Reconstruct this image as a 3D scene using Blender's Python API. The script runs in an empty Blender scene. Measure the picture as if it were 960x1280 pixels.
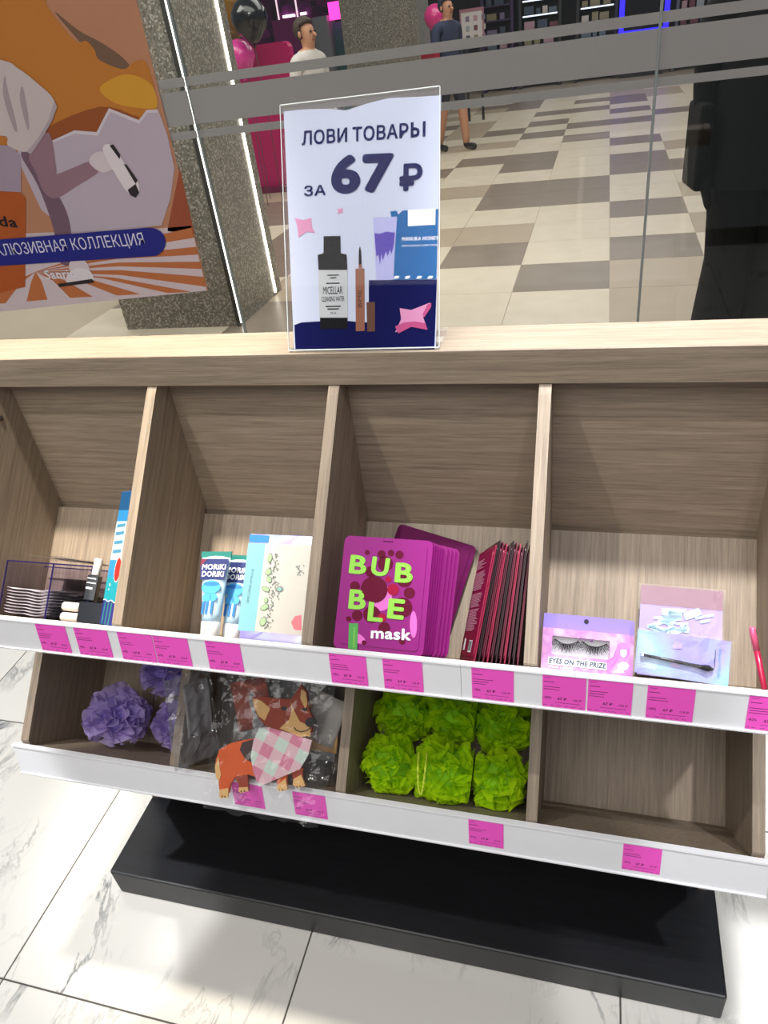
import bpy, bmesh, math, random
from mathutils import Matrix, Vector, Euler, noise
PI = math.pi
scene = bpy.context.scene
C = scene.collection

# ------------------------------------------------------------------ camera
F_PX, PITCH, YAW, ROLL = 903.05, -0.5849, 0.3311, -0.1444
CAM = Vector((0.0, 0.0, 1.5))
_F = Vector((-math.sin(YAW)*math.cos(PITCH), math.cos(YAW)*math.cos(PITCH), math.sin(PITCH)))
_R0 = Vector((math.cos(YAW), math.sin(YAW), 0.0))
_U0 = _R0.cross(_F)
_R = _R0*math.cos(ROLL) + _U0*math.sin(ROLL)
_U = -_R0*math.sin(ROLL) + _U0*math.cos(ROLL)
cam_data = bpy.data.cameras.new('camera')
cam_data.sensor_fit = 'HORIZONTAL'
cam_data.sensor_width = 36.0
cam_data.lens = 36.0*F_PX/960.0
cam_data.clip_start = 0.02
cam_data.clip_end = 200
cam = bpy.data.objects.new('camera', cam_data)
cam.matrix_world = Matrix(((_R.x, _U.x, -_F.x, CAM.x), (_R.y, _U.y, -_F.y, CAM.y), (_R.z, _U.z, -_F.z, CAM.z), (0, 0, 0, 1)))
C.objects.link(cam)
scene.camera = cam
def ray(x, y):
    return _F + _R*((x-480.0)/F_PX) - _U*((y-640.0)/F_PX)

# ------------------------------------------------------------------ world and lights
world = bpy.data.worlds.new('world'); scene.world = world
world.use_nodes = True
world.node_tree.nodes['Background'].inputs[0].default_value = (0.93, 0.97, 1.0, 1)
world.node_tree.nodes['Background'].inputs[1].default_value = 0.20
scene.view_settings.view_transform = 'Standard'
scene.view_settings.look = 'None'
scene.view_settings.gamma = 1.0
scene.view_settings.use_curve_mapping = False
scene.view_settings.exposure = 0.0
def aim(o, target):
    d = Vector(target) - o.location
    o.rotation_euler = d.to_track_quat('-Z', 'Y').to_euler()
def area(name, loc, target, sx, sy, power, col=(1, 1, 1)):
    l = bpy.data.lights.new(name, 'AREA'); l.shape = 'RECTANGLE'; l.size = sx; l.size_y = sy; l.energy = power; l.color = col
    o = bpy.data.objects.new(name, l); o.location = loc; aim(o, target); C.objects.link(o); return o
def spot(name, loc, target, power, ang, blend, rad, col=(1, 1, 1)):
    l = bpy.data.lights.new(name, 'SPOT'); l.energy = power; l.spot_size = math.radians(ang); l.spot_blend = blend
    l.shadow_soft_size = rad; l.color = col
    o = bpy.data.objects.new(name, l); o.location = loc; aim(o, target); C.objects.link(o); return o
# store lights: shelf spots read from shadows; the fill and other spots are added
area('store_fill_light', (-0.5, -1.2, 3.1), (-0.4, 0.6, 0.9), 2.6, 1.2, 42, (1.0, 0.98, 0.95))  # soft front fill, added to brighten rails and bins
spot('track_spot_shelf', (-1.00, 0.05, 2.90), (-0.46, 0.82, 0.95), 60, 40, 0.35, 0.025, (1.0, 0.96, 0.90))
spot('track_spot_shelf', (0.42, 0.05, 2.90), (0.02, 0.82, 0.95), 25, 37, 0.35, 0.025, (0.97, 0.97, 1.0))
spot('floor_pool_spot', (-1.75, 0.05, 2.9), (-1.52, 0.75, 0.0), 230, 31, 0.12, 0.03, (0.97, 0.98, 1.0))  # added narrow beam making the bright floor patch on the left
spot('end_pool_spot', (0.80, -0.05, 2.9), (0.72, 0.80, 0.10), 120, 30, 0.15, 0.03, (0.95, 0.97, 1.0))  # added beam for the bright floor past the right end
spot('top_board_fill_spot', (-0.80, 0.95, 2.9), (-0.72, 0.93, 1.14), 400, 26, 0.7, 0.05, (1.0, 0.93, 0.80))  # added to brighten the top board, warm left half
spot('top_board_fill_spot', (0.15, 0.98, 2.9), (0.10, 0.93, 1.14), 360, 26, 0.7, 0.05, (0.95, 0.97, 1.0))  # added to brighten the top board, cool right half
# mall ceiling panels, then two added fill lights
for i, (lx, ly) in enumerate([(-1.5, 5.5), (-1.0, 10.0), (0.5, 15.0)]):
    area('mall_area_light', (lx, ly, 4.2), (lx, ly, 0), 4.5, 2.5, 125, (1.0, 0.95, 0.9))

area('mall_area_light', (-5.0, 6.0, 4.0), (-4.2, 4.6, 0), 2.5, 2.0, 120, (1.0, 0.95, 0.88))  # fill added to lift the dark floor left of the column
area('mall_area_light', (-1.6, 2.7, 3.9), (-2.6, 4.7, 0.6), 3.0, 0.8, 130, (1.0, 0.96, 0.9))  # fill added near the glass to brighten the column's front face

# ------------------------------------------------------------------ materials
MATS = {}
def new_mat(name):
    m = bpy.data.materials.new(name); m.use_nodes = True
    nt = m.node_tree; b = nt.nodes.get('Principled BSDF')
    return m, nt, b
def N(nt, t, **kw):
    n = nt.nodes.new(t)
    for k, v in kw.items(): setattr(n, k, v)
    return n
def S(v): return (v[0], v[1], v[2], 1.0)
def hexc(h):
    h = h.lstrip('#'); o = []
    for i in (0, 2, 4):
        c = int(h[i:i+2], 16)/255.0
        o.append(c/12.92 if c <= 0.04045 else ((c+0.055)/1.055)**2.4)
    return tuple(o)
def plain(name, col, rough=0.5, metal=0.0, var=0.06, scale=40.0, emit=0.0, bump=0.0, spec=0.5, coat=0.0):
    """plain coloured surface with a faint procedural mottling"""
    if name in MATS: return MATS[name]
    if isinstance(col, str): col = hexc(col)
    m, nt, b = new_mat(name)
    tc = N(nt, 'ShaderNodeTexCoord'); nz = N(nt, 'ShaderNodeTexNoise'); nz.inputs['Scale'].default_value = scale; nz.inputs['Detail'].default_value = 3
    nt.links.new(tc.outputs['Object'], nz.inputs['Vector'])
    mx = N(nt, 'ShaderNodeMix', data_type='RGBA')
    mx.inputs['A'].default_value = S([c*(1-var) for c in col]); mx.inputs['B'].default_value = S([min(1, c*(1+var)) for c in col])
    nt.links.new(nz.outputs['Fac'], mx.inputs['Factor']); nt.links.new(mx.outputs['Result'], b.inputs['Base Color'])
    b.inputs['Roughness'].default_value = rough; b.inputs['Metallic'].default_value = metal
    b.inputs['Specular IOR Level'].default_value = spec; b.inputs['Coat Weight'].default_value = coat
    if emit:
        nt.links.new(mx.outputs['Result'], b.inputs['Emission Color']); b.inputs['Emission Strength'].default_value = emit
    if bump:
        bp = N(nt, 'ShaderNodeBump'); bp.inputs['Strength'].default_value = bump; bp.inputs['Distance'].default_value = 0.002
        nt.links.new(nz.outputs['Fac'], bp.inputs['Height']); nt.links.new(bp.outputs['Normal'], b.inputs['Normal'])
    MATS[name] = m; return m
def wood(name, scale, c1, c2, rough=0.5):
    """fine-grained laminate; scale stretches the grain"""
    m, nt, b = new_mat(name)
    tc = N(nt, 'ShaderNodeTexCoord'); mp = N(nt, 'ShaderNodeMapping'); mp.inputs['Scale'].default_value = scale
    oi = N(nt, 'ShaderNodeObjectInfo'); ad = N(nt, 'ShaderNodeVectorMath', operation='ADD'); ml = N(nt, 'ShaderNodeMath', operation='MULTIPLY'); ml.inputs[1].default_value = 37.0
    nt.links.new(oi.outputs['Random'], ml.inputs[0]); nt.links.new(tc.outputs['Object'], mp.inputs['Vector'])
    nt.links.new(mp.outputs['Vector'], ad.inputs[0]); nt.links.new(ml.outputs[0], ad.inputs[1])
    n1 = N(nt, 'ShaderNodeTexNoise'); n1.inputs['Scale'].default_value = 1.0; n1.inputs['Detail'].default_value = 7; n1.inputs['Roughness'].default_value = 0.62; n1.inputs['Distortion'].default_value = 0.35
    n2 = N(nt, 'ShaderNodeTexNoise'); n2.inputs['Scale'].default_value = 3.7; n2.inputs['Detail'].default_value = 4; n2.inputs['Roughness'].default_value = 0.7
    nt.links.new(ad.outputs[0], n1.inputs['Vector']); nt.links.new(ad.outputs[0], n2.inputs['Vector'])
    ma = N(nt, 'ShaderNodeMix', data_type='FLOAT'); ma.inputs['Factor'].default_value = 0.45
    nt.links.new(n1.outputs['Fac'], ma.inputs['A']); nt.links.new(n2.outputs['Fac'], ma.inputs['B'])
    cr = N(nt, 'ShaderNodeValToRGB'); cr.color_ramp.elements[0].position = 0.33; cr.color_ramp.elements[1].position = 0.66
    cr.color_ramp.elements[0].color = S(c1); cr.color_ramp.elements[1].color = S(c2)
    nt.links.new(ma.outputs['Result'], cr.inputs['Fac']); nt.links.new(cr.outputs['Color'], b.inputs['Base Color'])
    b.inputs['Roughness'].default_value = rough
    bp = N(nt, 'ShaderNodeBump'); bp.inputs['Strength'].default_value = 0.12; bp.inputs['Distance'].default_value = 0.001
    nt.links.new(ma.outputs['Result'], bp.inputs['Height']); nt.links.new(bp.outputs['Normal'], b.inputs['Normal'])
    return m
W1, W2 = hexc('#766859'), hexc('#ab9985')
wood_h = wood('laminate_along_x', (5, 170, 170), W1, W2)
wood_v = wood('laminate_along_slope', (170, 170, 5), W1, W2)
wood_b = wood('black_stained_ash', (9, 150, 150), hexc('#0b0c10'), hexc('#191b22'), 0.42)
def marble():
    m, nt, b = new_mat('marble_tile')
    tc = N(nt, 'ShaderNodeTexCoord'); oi = N(nt, 'ShaderNodeObjectInfo')
    ml = N(nt, 'ShaderNodeMath', operation='MULTIPLY'); ml.inputs[1].default_value = 50.0
    cb = N(nt, 'ShaderNodeCombineXYZ'); ad = N(nt, 'ShaderNodeVectorMath', operation='ADD')
    nt.links.new(oi.outputs['Random'], ml.inputs[0])
    for k in 'XYZ': nt.links.new(ml.outputs[0], cb.inputs[k])
    nt.links.new(tc.outputs['Object'], ad.inputs[0]); nt.links.new(cb.outputs[0], ad.inputs[1])
    def vein(scale, width, dist):
        mp = N(nt, 'ShaderNodeMapping'); mp.inputs['Rotation'].default_value = (0, 0, 0.5); mp.inputs['Scale'].default_value = (1.7, 0.75, 1)
        nt.links.new(ad.outputs[0], mp.inputs['Vector'])
        n = N(nt, 'ShaderNodeTexNoise'); n.inputs['Scale'].default_value = scale; n.inputs['Detail'].default_value = 7; n.inputs['Roughness'].default_value = 0.58; n.inputs['Distortion'].default_value = dist
        nt.links.new(mp.outputs[0], n.inputs['Vector'])
        s = N(nt, 'ShaderNodeMath', operation='SUBTRACT'); s.inputs[1].default_value = 0.5; a = N(nt, 'ShaderNodeMath', operation='ABSOLUTE')
        r = N(nt, 'ShaderNodeMapRange'); r.inputs['From Min'].default_value = 0; r.inputs['From Max'].default_value = width; r.inputs['To Min'].default_value = 1; r.inputs['To Max'].default_value = 0
        nt.links.new(n.outputs['Fac'], s.inputs[0]); nt.links.new(s.outputs[0], a.inputs[0]); nt.links.new(a.outputs[0], r.inputs['Value'])
        return r.outputs['Result']
    v1 = vein(2.0, 0.016, 0.7); v2 = vein(5.0, 0.016, 0.4)
    nb = N(nt, 'ShaderNodeTexNoise'); nb.inputs['Scale'].default_value = 3.0; nt.links.new(ad.outputs[0], nb.inputs['Vector'])
    mr = N(nt, 'ShaderNodeMapRange'); mr.inputs['From Min'].default_value = 0.44; mr.inputs['From Max'].default_value = 0.58
    nt.links.new(nb.outputs['Fac'], mr.inputs['Value'])
    g1 = N(nt, 'ShaderNodeMath', operation='MULTIPLY'); nt.links.new(v1, g1.inputs[0]); nt.links.new(mr.outputs['Result'], g1.inputs[1])
    g2 = N(nt, 'ShaderNodeMath', operation='MULTIPLY'); nt.links.new(v2, g2.inputs[0]); nt.links.new(mr.outputs['Result'], g2.inputs[1])
    g3 = N(nt, 'ShaderNodeMath', operation='MULTIPLY'); g3.inputs[1].default_value = 0.35; nt.links.new(g2.outputs[0], g3.inputs[0])
    gm = N(nt, 'ShaderNodeMath', operation='MAXIMUM'); nt.links.new(g1.outputs[0], gm.inputs[0]); nt.links.new(g3.outputs[0], gm.inputs[1])
    mx = N(nt, 'ShaderNodeMix', data_type='RGBA'); mx.inputs['A'].default_value = S(hexc('#dfdcd6')); mx.inputs['B'].default_value = S(hexc('#6c7074'))
    nt.links.new(gm.outputs[0], mx.inputs['Factor']); nt.links.new(mx.outputs['Result'], b.inputs['Base Color'])
    b.inputs['Roughness'].default_value = 0.16
    return m
marble_m = marble()
def stone(name, c1, c2, rough=0.36):
    m, nt, b = new_mat(name)
    tc = N(nt, 'ShaderNodeTexCoord'); oi = N(nt, 'ShaderNodeObjectInfo')
    ad = N(nt, 'ShaderNodeVectorMath', operation='ADD'); nt.links.new(tc.outputs['Object'], ad.inputs[0]); nt.links.new(oi.outputs['Location'], ad.inputs[1])
    n = N(nt, 'ShaderNodeTexNoise'); n.inputs['Scale'].default_value = 6; n.inputs['Detail'].default_value = 6; nt.links.new(ad.outputs[0], n.inputs['Vector'])
    mx = N(nt, 'ShaderNodeMix', data_type='RGBA'); mx.inputs['A'].default_value = S(c1); mx.inputs['B'].default_value = S(c2)
    nt.links.new(n.outputs['Fac'], mx.inputs['Factor']); nt.links.new(mx.outputs['Result'], b.inputs['Base Color']); b.inputs['Roughness'].default_value = rough
    return m
def mosaic(name, scale, cols, rough=0.3, metal=0.2):
    m, nt, b = new_mat(name)
    tc = N(nt, 'ShaderNodeTexCoord'); v = N(nt, 'ShaderNodeTexVoronoi'); v.inputs['Scale'].default_value = scale; v.inputs['Randomness'].default_value = 0.35
    nt.links.new(tc.outputs['Object'], v.inputs['Vector'])
    sp = N(nt, 'ShaderNodeSeparateColor'); nt.links.new(v.outputs['Color'], sp.inputs[0])
    cr = N(nt, 'ShaderNodeValToRGB'); cr.color_ramp.interpolation = 'CONSTANT'
    els = cr.color_ramp.elements
    while len(els) < len(cols): els.new(0.5)
    for i, c in enumerate(cols): els[i].position = i/len(cols); els[i].color = S(hexc(c))
    nt.links.new(sp.outputs[0], cr.inputs['Fac']); nt.links.new(cr.outputs['Color'], b.inputs['Base Color'])
    b.inputs['Roughness'].default_value = rough; b.inputs['Metallic'].default_value = metal
    bp = N(nt, 'ShaderNodeBump'); bp.inputs['Strength'].default_value = 0.7; bp.inputs['Distance'].default_value = 0.01
    nt.links.new(sp.outputs[1], bp.inputs['Height']); nt.links.new(bp.outputs['Normal'], b.inputs['Normal'])
    return m
def clear(name, tint=(1, 1, 1), gloss=0.06, rough=0.03, bump=0.0, bscale=60.0, milk=0.0, ior=1.45):
    """clear film or pane: transparent with a Fresnel gloss on top"""
    m = bpy.data.materials.new(name); m.use_nodes = True; nt = m.node_tree; nt.nodes.clear()
    out = N(nt, 'ShaderNodeOutputMaterial'); tr = N(nt, 'ShaderNodeBsdfTransparent'); gl = N(nt, 'ShaderNodeBsdfGlossy'); mx = N(nt, 'ShaderNodeMixShader')
    tr.inputs['Color'].default_value = S(tint); gl.inputs['Roughness'].default_value = rough
    fr = N(nt, 'ShaderNodeFresnel'); fr.inputs['IOR'].default_value = ior
    ge = N(nt, 'ShaderNodeNewGeometry'); io = N(nt, 'ShaderNodeMix', data_type='FLOAT'); io.inputs['A'].default_value = ior; io.inputs['B'].default_value = 1.0/ior
    nt.links.new(ge.outputs['Backfacing'], io.inputs['Factor']); nt.links.new(io.outputs['Result'], fr.inputs['IOR'])      # same Fresnel on both faces of a thin pane
    ad = N(nt, 'ShaderNodeMath', operation='ADD'); ad.inputs[1].default_value = gloss; ad.use_clamp = True
    nt.links.new(fr.outputs[0], ad.inputs[0]); nt.links.new(ad.outputs[0], mx.inputs[0])
    base = tr.outputs[0]
    if milk:
        df = N(nt, 'ShaderNodeBsdfDiffuse'); df.inputs['Color'].default_value = (0.8, 0.8, 0.82, 1); m2 = N(nt, 'ShaderNodeMixShader'); m2.inputs[0].default_value = milk
        nt.links.new(tr.outputs[0], m2.inputs[1]); nt.links.new(df.outputs[0], m2.inputs[2]); base = m2.outputs[0]
    nt.links.new(base, mx.inputs[1]); nt.links.new(gl.outputs[0], mx.inputs[2]); nt.links.new(mx.outputs[0], out.inputs[0])
    if bump:
        tc = N(nt, 'ShaderNodeTexCoord'); nz = N(nt, 'ShaderNodeTexNoise'); nz.inputs['Scale'].default_value = bscale; nz.inputs['Detail'].default_value = 3
        bp = N(nt, 'ShaderNodeBump'); bp.inputs['Strength'].default_value = bump; bp.inputs['Distance'].default_value = 0.01
        nt.links.new(tc.outputs['Object'], nz.inputs['Vector']); nt.links.new(nz.outputs['Fac'], bp.inputs['Height'])
        for s_ in (gl, fr): nt.links.new(bp.outputs[0], s_.inputs['Normal'])
    return m
glass_m = clear('window_glass', (0.93, 0.95, 0.94), 0.0, 0.0)
film_m = clear('clear_film', (1, 1, 1), 0.01, 0.10, 0.35, 35, 0.015, 1.35)
acryl_m = clear('clear_acrylic', (0.99, 0.99, 1.0), 0.0, 0.02, ior=1.16)
smoke_m = clear('smoky_acrylic', (0.93, 0.92, 0.97), 0.0, 0.03, ior=1.25)
film2_m = clear('smooth_clear_film', (1, 1, 1), 0.0, 0.08, 0.08, 30, 0.01, 1.3)
def frost():
    m = bpy.data.materials.new('frosted_film'); m.use_nodes = True; nt = m.node_tree; nt.nodes.clear()
    out = N(nt, 'ShaderNodeOutputMaterial'); t = N(nt, 'ShaderNodeBsdfTranslucent'); d = N(nt, 'ShaderNodeBsdfDiffuse'); mx = N(nt, 'ShaderNodeMixShader')
    tc = N(nt, 'ShaderNodeTexCoord'); nz = N(nt, 'ShaderNodeTexNoise'); nz.inputs['Scale'].default_value = 900
    nt.links.new(tc.outputs['Object'], nz.inputs['Vector'])
    cm = N(nt, 'ShaderNodeMix', data_type='RGBA'); cm.inputs['A'].default_value = (0.50, 0.485, 0.48, 1); cm.inputs['B'].default_value = (0.57, 0.555, 0.55, 1)
    nt.links.new(nz.outputs['Fac'], cm.inputs['Factor'])
    for s_ in (t, d): nt.links.new(cm.outputs['Result'], s_.inputs['Color'])
    mx.inputs[0].default_value = 0.45; nt.links.new(t.outputs[0], mx.inputs[1]); nt.links.new(d.outputs[0], mx.inputs[2]); nt.links.new(mx.outputs[0], out.inputs[0])
    return m
frost_m = frost()
def holo(name, cols, scale=14.0, rough=0.25, metal=0.4):
    """pale tints drifting by noise; on foil they paint its iridescent sheen"""
    m, nt, b = new_mat(name)
    tc = N(nt, 'ShaderNodeTexCoord'); n = N(nt, 'ShaderNodeTexNoise'); n.inputs['Scale'].default_value = scale; n.inputs['Detail'].default_value = 1.5; n.inputs['Distortion'].default_value = 0.6
    nt.links.new(tc.outputs['Object'], n.inputs['Vector'])
    cr = N(nt, 'ShaderNodeValToRGB'); els = cr.color_ramp.elements
    while len(els) < len(cols): els.new(0.5)
    for i, c in enumerate(cols): els[i].position = 0.28 + 0.44*i/(len(cols)-1); els[i].color = S(hexc(c))
    nt.links.new(n.outputs['Fac'], cr.inputs['Fac']); nt.links.new(cr.outputs['Color'], b.inputs['Base Color'])
    b.inputs['Roughness'].default_value = rough; b.inputs['Metallic'].default_value = metal
    return m
def net(name, col):
    """soft bath-puff netting: fine woven holes, lets light through"""
    m = bpy.data.materials.new(name); m.use_nodes = True; nt = m.node_tree; nt.nodes.clear()
    out = N(nt, 'ShaderNodeOutputMaterial'); t = N(nt, 'ShaderNodeBsdfTranslucent'); d = N(nt, 'ShaderNodeBsdfDiffuse'); tr = N(nt, 'ShaderNodeBsdfTransparent')
    tc = N(nt, 'ShaderNodeTexCoord'); nz = N(nt, 'ShaderNodeTexNoise'); nz.inputs['Scale'].default_value = 30
    nt.links.new(tc.outputs['Object'], nz.inputs['Vector'])
    cm = N(nt, 'ShaderNodeMix', data_type='RGBA'); cm.inputs['A'].default_value = S([c*0.8 for c in col]); cm.inputs['B'].default_value = S([min(1, c*1.2) for c in col])
    nt.links.new(nz.outputs['Fac'], cm.inputs['Factor'])
    for s_ in (t, d): nt.links.new(cm.outputs['Result'], s_.inputs['Color'])
    a = N(nt, 'ShaderNodeMixShader'); a.inputs[0].default_value = 0.6; nt.links.new(t.outputs[0], a.inputs[1]); nt.links.new(d.outputs[0], a.inputs[2])
    b = N(nt, 'ShaderNodeMixShader'); b.inputs[0].default_value = 0.72; nt.links.new(tr.outputs[0], b.inputs[1]); nt.links.new(a.outputs[0], b.inputs[2])
    nt.links.new(b.outputs[0], out.inputs[0])
    return m

# ------------------------------------------------------------------ object helpers
I4 = Matrix.Identity(4)
def wm(o):
    m = o.matrix_basis.copy(); p = o.parent
    while p: m = p.matrix_basis @ m; p = p.parent
    return m
def link(o, parent, M):
    C.objects.link(o)
    if parent:
        o.parent = parent; o.matrix_basis = wm(parent).inverted() @ M
    else: o.matrix_basis = M
    return o
def obj(name, data, mat, parent=None, M=I4, smooth=False):
    if isinstance(data, bmesh.types.BMesh):
        me = bpy.data.meshes.new(name); data.normal_update(); data.to_mesh(me); data.free()
    else: me = data
    if mat and not me.materials: me.materials.append(mat)
    if smooth:
        for p in me.polygons: p.use_smooth = True
    return link(bpy.data.objects.new(name, me), parent, M)
def tag(o, label=None, cat=None, group=None, kind=None):
    if label: o['label'] = label
    if cat: o['category'] = cat
    if group: o['group'] = group
    if kind: o['kind'] = kind
    return o
def thing(name, label, cat, M=I4, group=None):
    o = bpy.data.objects.new(name, None); o.empty_display_size = 0.05
    link(o, None, M); return tag(o, label, cat, group)
def T(x, y, z): return Matrix.Translation((x, y, z))
def RX(a): return Matrix.Rotation(a, 4, 'X')
def RY(a): return Matrix.Rotation(a, 4, 'Y')
def RZ(a): return Matrix.Rotation(a, 4, 'Z')
def BM(): return bmesh.new()
def box(bm, x0, x1, y0, y1, z0, z1):
    v = [bm.verts.new(p) for p in ((x0, y0, z0), (x1, y0, z0), (x1, y1, z0), (x0, y1, z0), (x0, y0, z1), (x1, y0, z1), (x1, y1, z1), (x0, y1, z1))]
    for f in ((3, 2, 1, 0), (4, 5, 6, 7), (0, 1, 5, 4), (1, 2, 6, 5), (2, 3, 7, 6), (3, 0, 4, 7)): bm.faces.new([v[i] for i in f])
    return bm
def bevel(bm, w, seg=2):
    bmesh.ops.bevel(bm, geom=bm.edges[:], offset=w, segments=seg, profile=0.5, affect='EDGES', clamp_overlap=True); return bm
def prism_x(bm, poly, x0, x1):
    """polygon of (y, z) swept along x"""
    a = [bm.verts.new((x0, y, z)) for y, z in poly]; b = [bm.verts.new((x1, y, z)) for y, z in poly]
    bm.faces.new(a); bm.faces.new(b[::-1]); n = len(poly)
    for i in range(n): bm.faces.new((a[i], b[i], b[(i+1) % n], a[(i+1) % n]))
    bmesh.ops.recalc_face_normals(bm, faces=bm.faces[:]); return bm
def prism_y(bm, poly, y0, y1):
    """polygon of (x, z) swept along y"""
    a = [bm.verts.new((x, y0, z)) for x, z in poly]; b = [bm.verts.new((x, y1, z)) for x, z in poly]
    fs = [bm.faces.new(a), bm.faces.new(b[::-1])]; n = len(poly)
    for i in range(n): fs.append(bm.faces.new((a[i], b[i], b[(i+1) % n], a[(i+1) % n])))
    bmesh.ops.recalc_face_normals(bm, faces=fs); return bm
def rpoly(w, h, r, seg=4, x0=None, z0=0.0):
    """rounded rectangle outline, bottom centre at (0, z0)"""
    xa = -w/2 if x0 is None else x0; pts = []
    for cx, cz, a0 in ((xa+w-r, z0+r, -PI/2), (xa+w-r, z0+h-r, 0), (xa+r, z0+h-r, PI/2), (xa+r, z0+r, PI)):
        for k in range(seg+1):
            a = a0 + PI/2*k/seg; pts.append((cx+r*math.cos(a), cz+r*math.sin(a)))
    return pts
def lathe(bm, prof, seg=16, M=I4):
    """(r, z) profile about z"""
    rings = []
    for r, z in prof:
        rings.append([bm.verts.new(M @ Vector((r*math.cos(2*PI*k/seg), r*math.sin(2*PI*k/seg), z))) for k in range(seg)])
    for a, b in zip(rings, rings[1:]):
        for k in range(seg): bm.faces.new((a[k], a[(k+1) % seg], b[(k+1) % seg], b[k]))
    bm.faces.new(rings[0][::-1]); bm.faces.new(rings[-1]); return bm
def tube(bm, pts, r, seg=8, cap=True):
    pts = [Vector(p) for p in pts]; rings = []; up = Vector((0, 0, 1)); prev = None
    for i, p in enumerate(pts):
        d = (pts[min(i+1, len(pts)-1)] - pts[max(i-1, 0)]).normalized()
        if prev is None:
            s = d.cross(up if abs(d.z) < 0.9 else Vector((1, 0, 0))).normalized()
        else: s = (prev - d*prev.dot(d)).normalized()
        prev = s; t = d.cross(s); rr = r[i] if isinstance(r, (list, tuple)) else r
        rings.append([bm.verts.new(p + (s*math.cos(2*PI*k/seg) + t*math.sin(2*PI*k/seg))*rr) for k in range(seg)])
    for a, b in zip(rings, rings[1:]):
        for k in range(seg): bm.faces.new((a[k], a[(k+1) % seg], b[(k+1) % seg], b[k]))
    if cap: bm.faces.new(rings[0][::-1]); bm.faces.new(rings[-1])
    bmesh.ops.recalc_face_normals(bm, faces=bm.faces[:]); return bm
class Plane:
    """a real face in the place: turns photograph pixels into points on it"""
    def __init__(s, o, ux, uy):
        s.o = Vector(o); s.x = Vector(ux).normalized(); s.y = Vector(uy).normalized(); s.n = s.x.cross(s.y)
        s.M = Matrix(((s.x.x, s.y.x, s.n.x, s.o.x), (s.x.y, s.y.y, s.n.y, s.o.y), (s.x.z, s.y.z, s.n.z, s.o.z), (0, 0, 0, 1)))
    def uv(s, px, py):
        d = ray(px, py); t = (s.o-CAM).dot(s.n)/d.dot(s.n); p = CAM + d*t - s.o
        return (p.dot(s.x), p.dot(s.y))
    def at(s, u, v, h=0.0): return s.o + s.x*u + s.y*v + s.n*h
    def frame(s, px, py, px2, py2, h=0.0):
        """matrix at one pixel with its x axis towards another"""
        a = Vector(s.uv(px, py)); b = Vector(s.uv(px2, py2)); d = b-a
        return s.M @ T(a.x, a.y, h) @ RZ(math.atan2(d.y, d.x)), d.length
def front(M, off): return Plane((M @ Vector((0, -off, 0))), M.col[0].to_3d(), M.col[2].to_3d())
def art(parent, name, mat, P, polys, h=0.0003, px=True, solid=0.0, joined=False):
    if len(polys) > 1 and not joined and len(polys) <= 24:
        return [art(parent, name, mat, P, [q], h, px, solid) for q in polys][0]
    bm = BM()
    for poly in polys:
        pts = [P.uv(*p) for p in poly] if px else poly
        try:
            f = bm.faces.new([bm.verts.new((u, v, h)) for u, v in pts])
            f.normal_update()
            if f.normal.z < 0: f.normal_flip()
        except ValueError: pass
    if solid:
        r = bmesh.ops.extrude_face_region(bm, geom=bm.faces[:])
        for v in [g for g in r['geom'] if isinstance(g, bmesh.types.BMVert)]: v.co.z += solid
        bmesh.ops.recalc_face_normals(bm, faces=bm.faces[:])
    return obj(name, bm, mat, parent, P.M)
def ell(cx, cy, rx, ry=None, rot=0.0, n=20):
    ry = rx if ry is None else ry; o = []
    for k in range(n):
        a = 2*PI*k/n; x, y = rx*math.cos(a), ry*math.sin(a)
        o.append((cx + x*math.cos(rot) - y*math.sin(rot), cy + x*math.sin(rot) + y*math.cos(rot)))
    return o
def stroke(pts, w):
    """a brush line as a polygon in the same units"""
    l, r = [], []
    for i, p in enumerate(pts):
        a = pts[max(0, i-1)]; b = pts[min(len(pts)-1, i+1)]; dx, dy = b[0]-a[0], b[1]-a[1]; n = math.hypot(dx, dy) or 1
        ww = w[i] if isinstance(w, (list, tuple)) else w
        l.append((p[0]-dy/n*ww/2, p[1]+dx/n*ww/2)); r.append((p[0]+dy/n*ww/2, p[1]-dx/n*ww/2))
    return l + r[::-1]
def smooth(pts, k=4):
    o = []; n = len(pts)
    for i in range(n):
        p0, p1, p2, p3 = pts[i-1], pts[i], pts[(i+1) % n], pts[(i+2) % n]
        for q in range(k):
            t = q/k
            o.append(tuple(0.5*(2*p1[c] + (p2[c]-p0[c])*t + (2*p0[c]-5*p1[c]+4*p2[c]-p3[c])*t*t + (3*p1[c]-p0[c]-3*p2[c]+p3[c])*t**3) for c in (0, 1)))
    return o
_tc = {}
def text_data(body, bold=0.0, res=2):
    k = (body, bold, res)
    if k not in _tc:
        cu = bpy.data.curves.new('lettering', 'FONT'); cu.body = body; cu.resolution_u = res; cu.space_character = 1.06 if bold else 1.0; cu.align_x = 'LEFT'
        o = bpy.data.objects.new('lettering_source', cu); C.objects.link(o)
        bpy.context.view_layer.update()
        me = bpy.data.meshes.new_from_object(o.evaluated_get(bpy.context.evaluated_depsgraph_get()))
        bpy.data.objects.remove(o)
        if bold:
            bm = bmesh.new(); bm.from_mesh(me); src = bm.faces[:]; vs = bm.verts[:]
            for q in range(8):
                a = 2*PI*q/8; d = bmesh.ops.duplicate(bm, geom=src + vs)
                bmesh.ops.translate(bm, verts=[g for g in d['geom'] if isinstance(g, bmesh.types.BMVert)], vec=(bold*math.cos(a), bold*math.sin(a), 0.0012*(q+1)))
            bm.to_mesh(me); bm.free()
        xs = [v.co.x for v in me.vertices]; ys = [v.co.y for v in me.vertices]
        _tc[k] = (me, min(xs), max(xs), min(ys), max(ys))
    return _tc[k]
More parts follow.
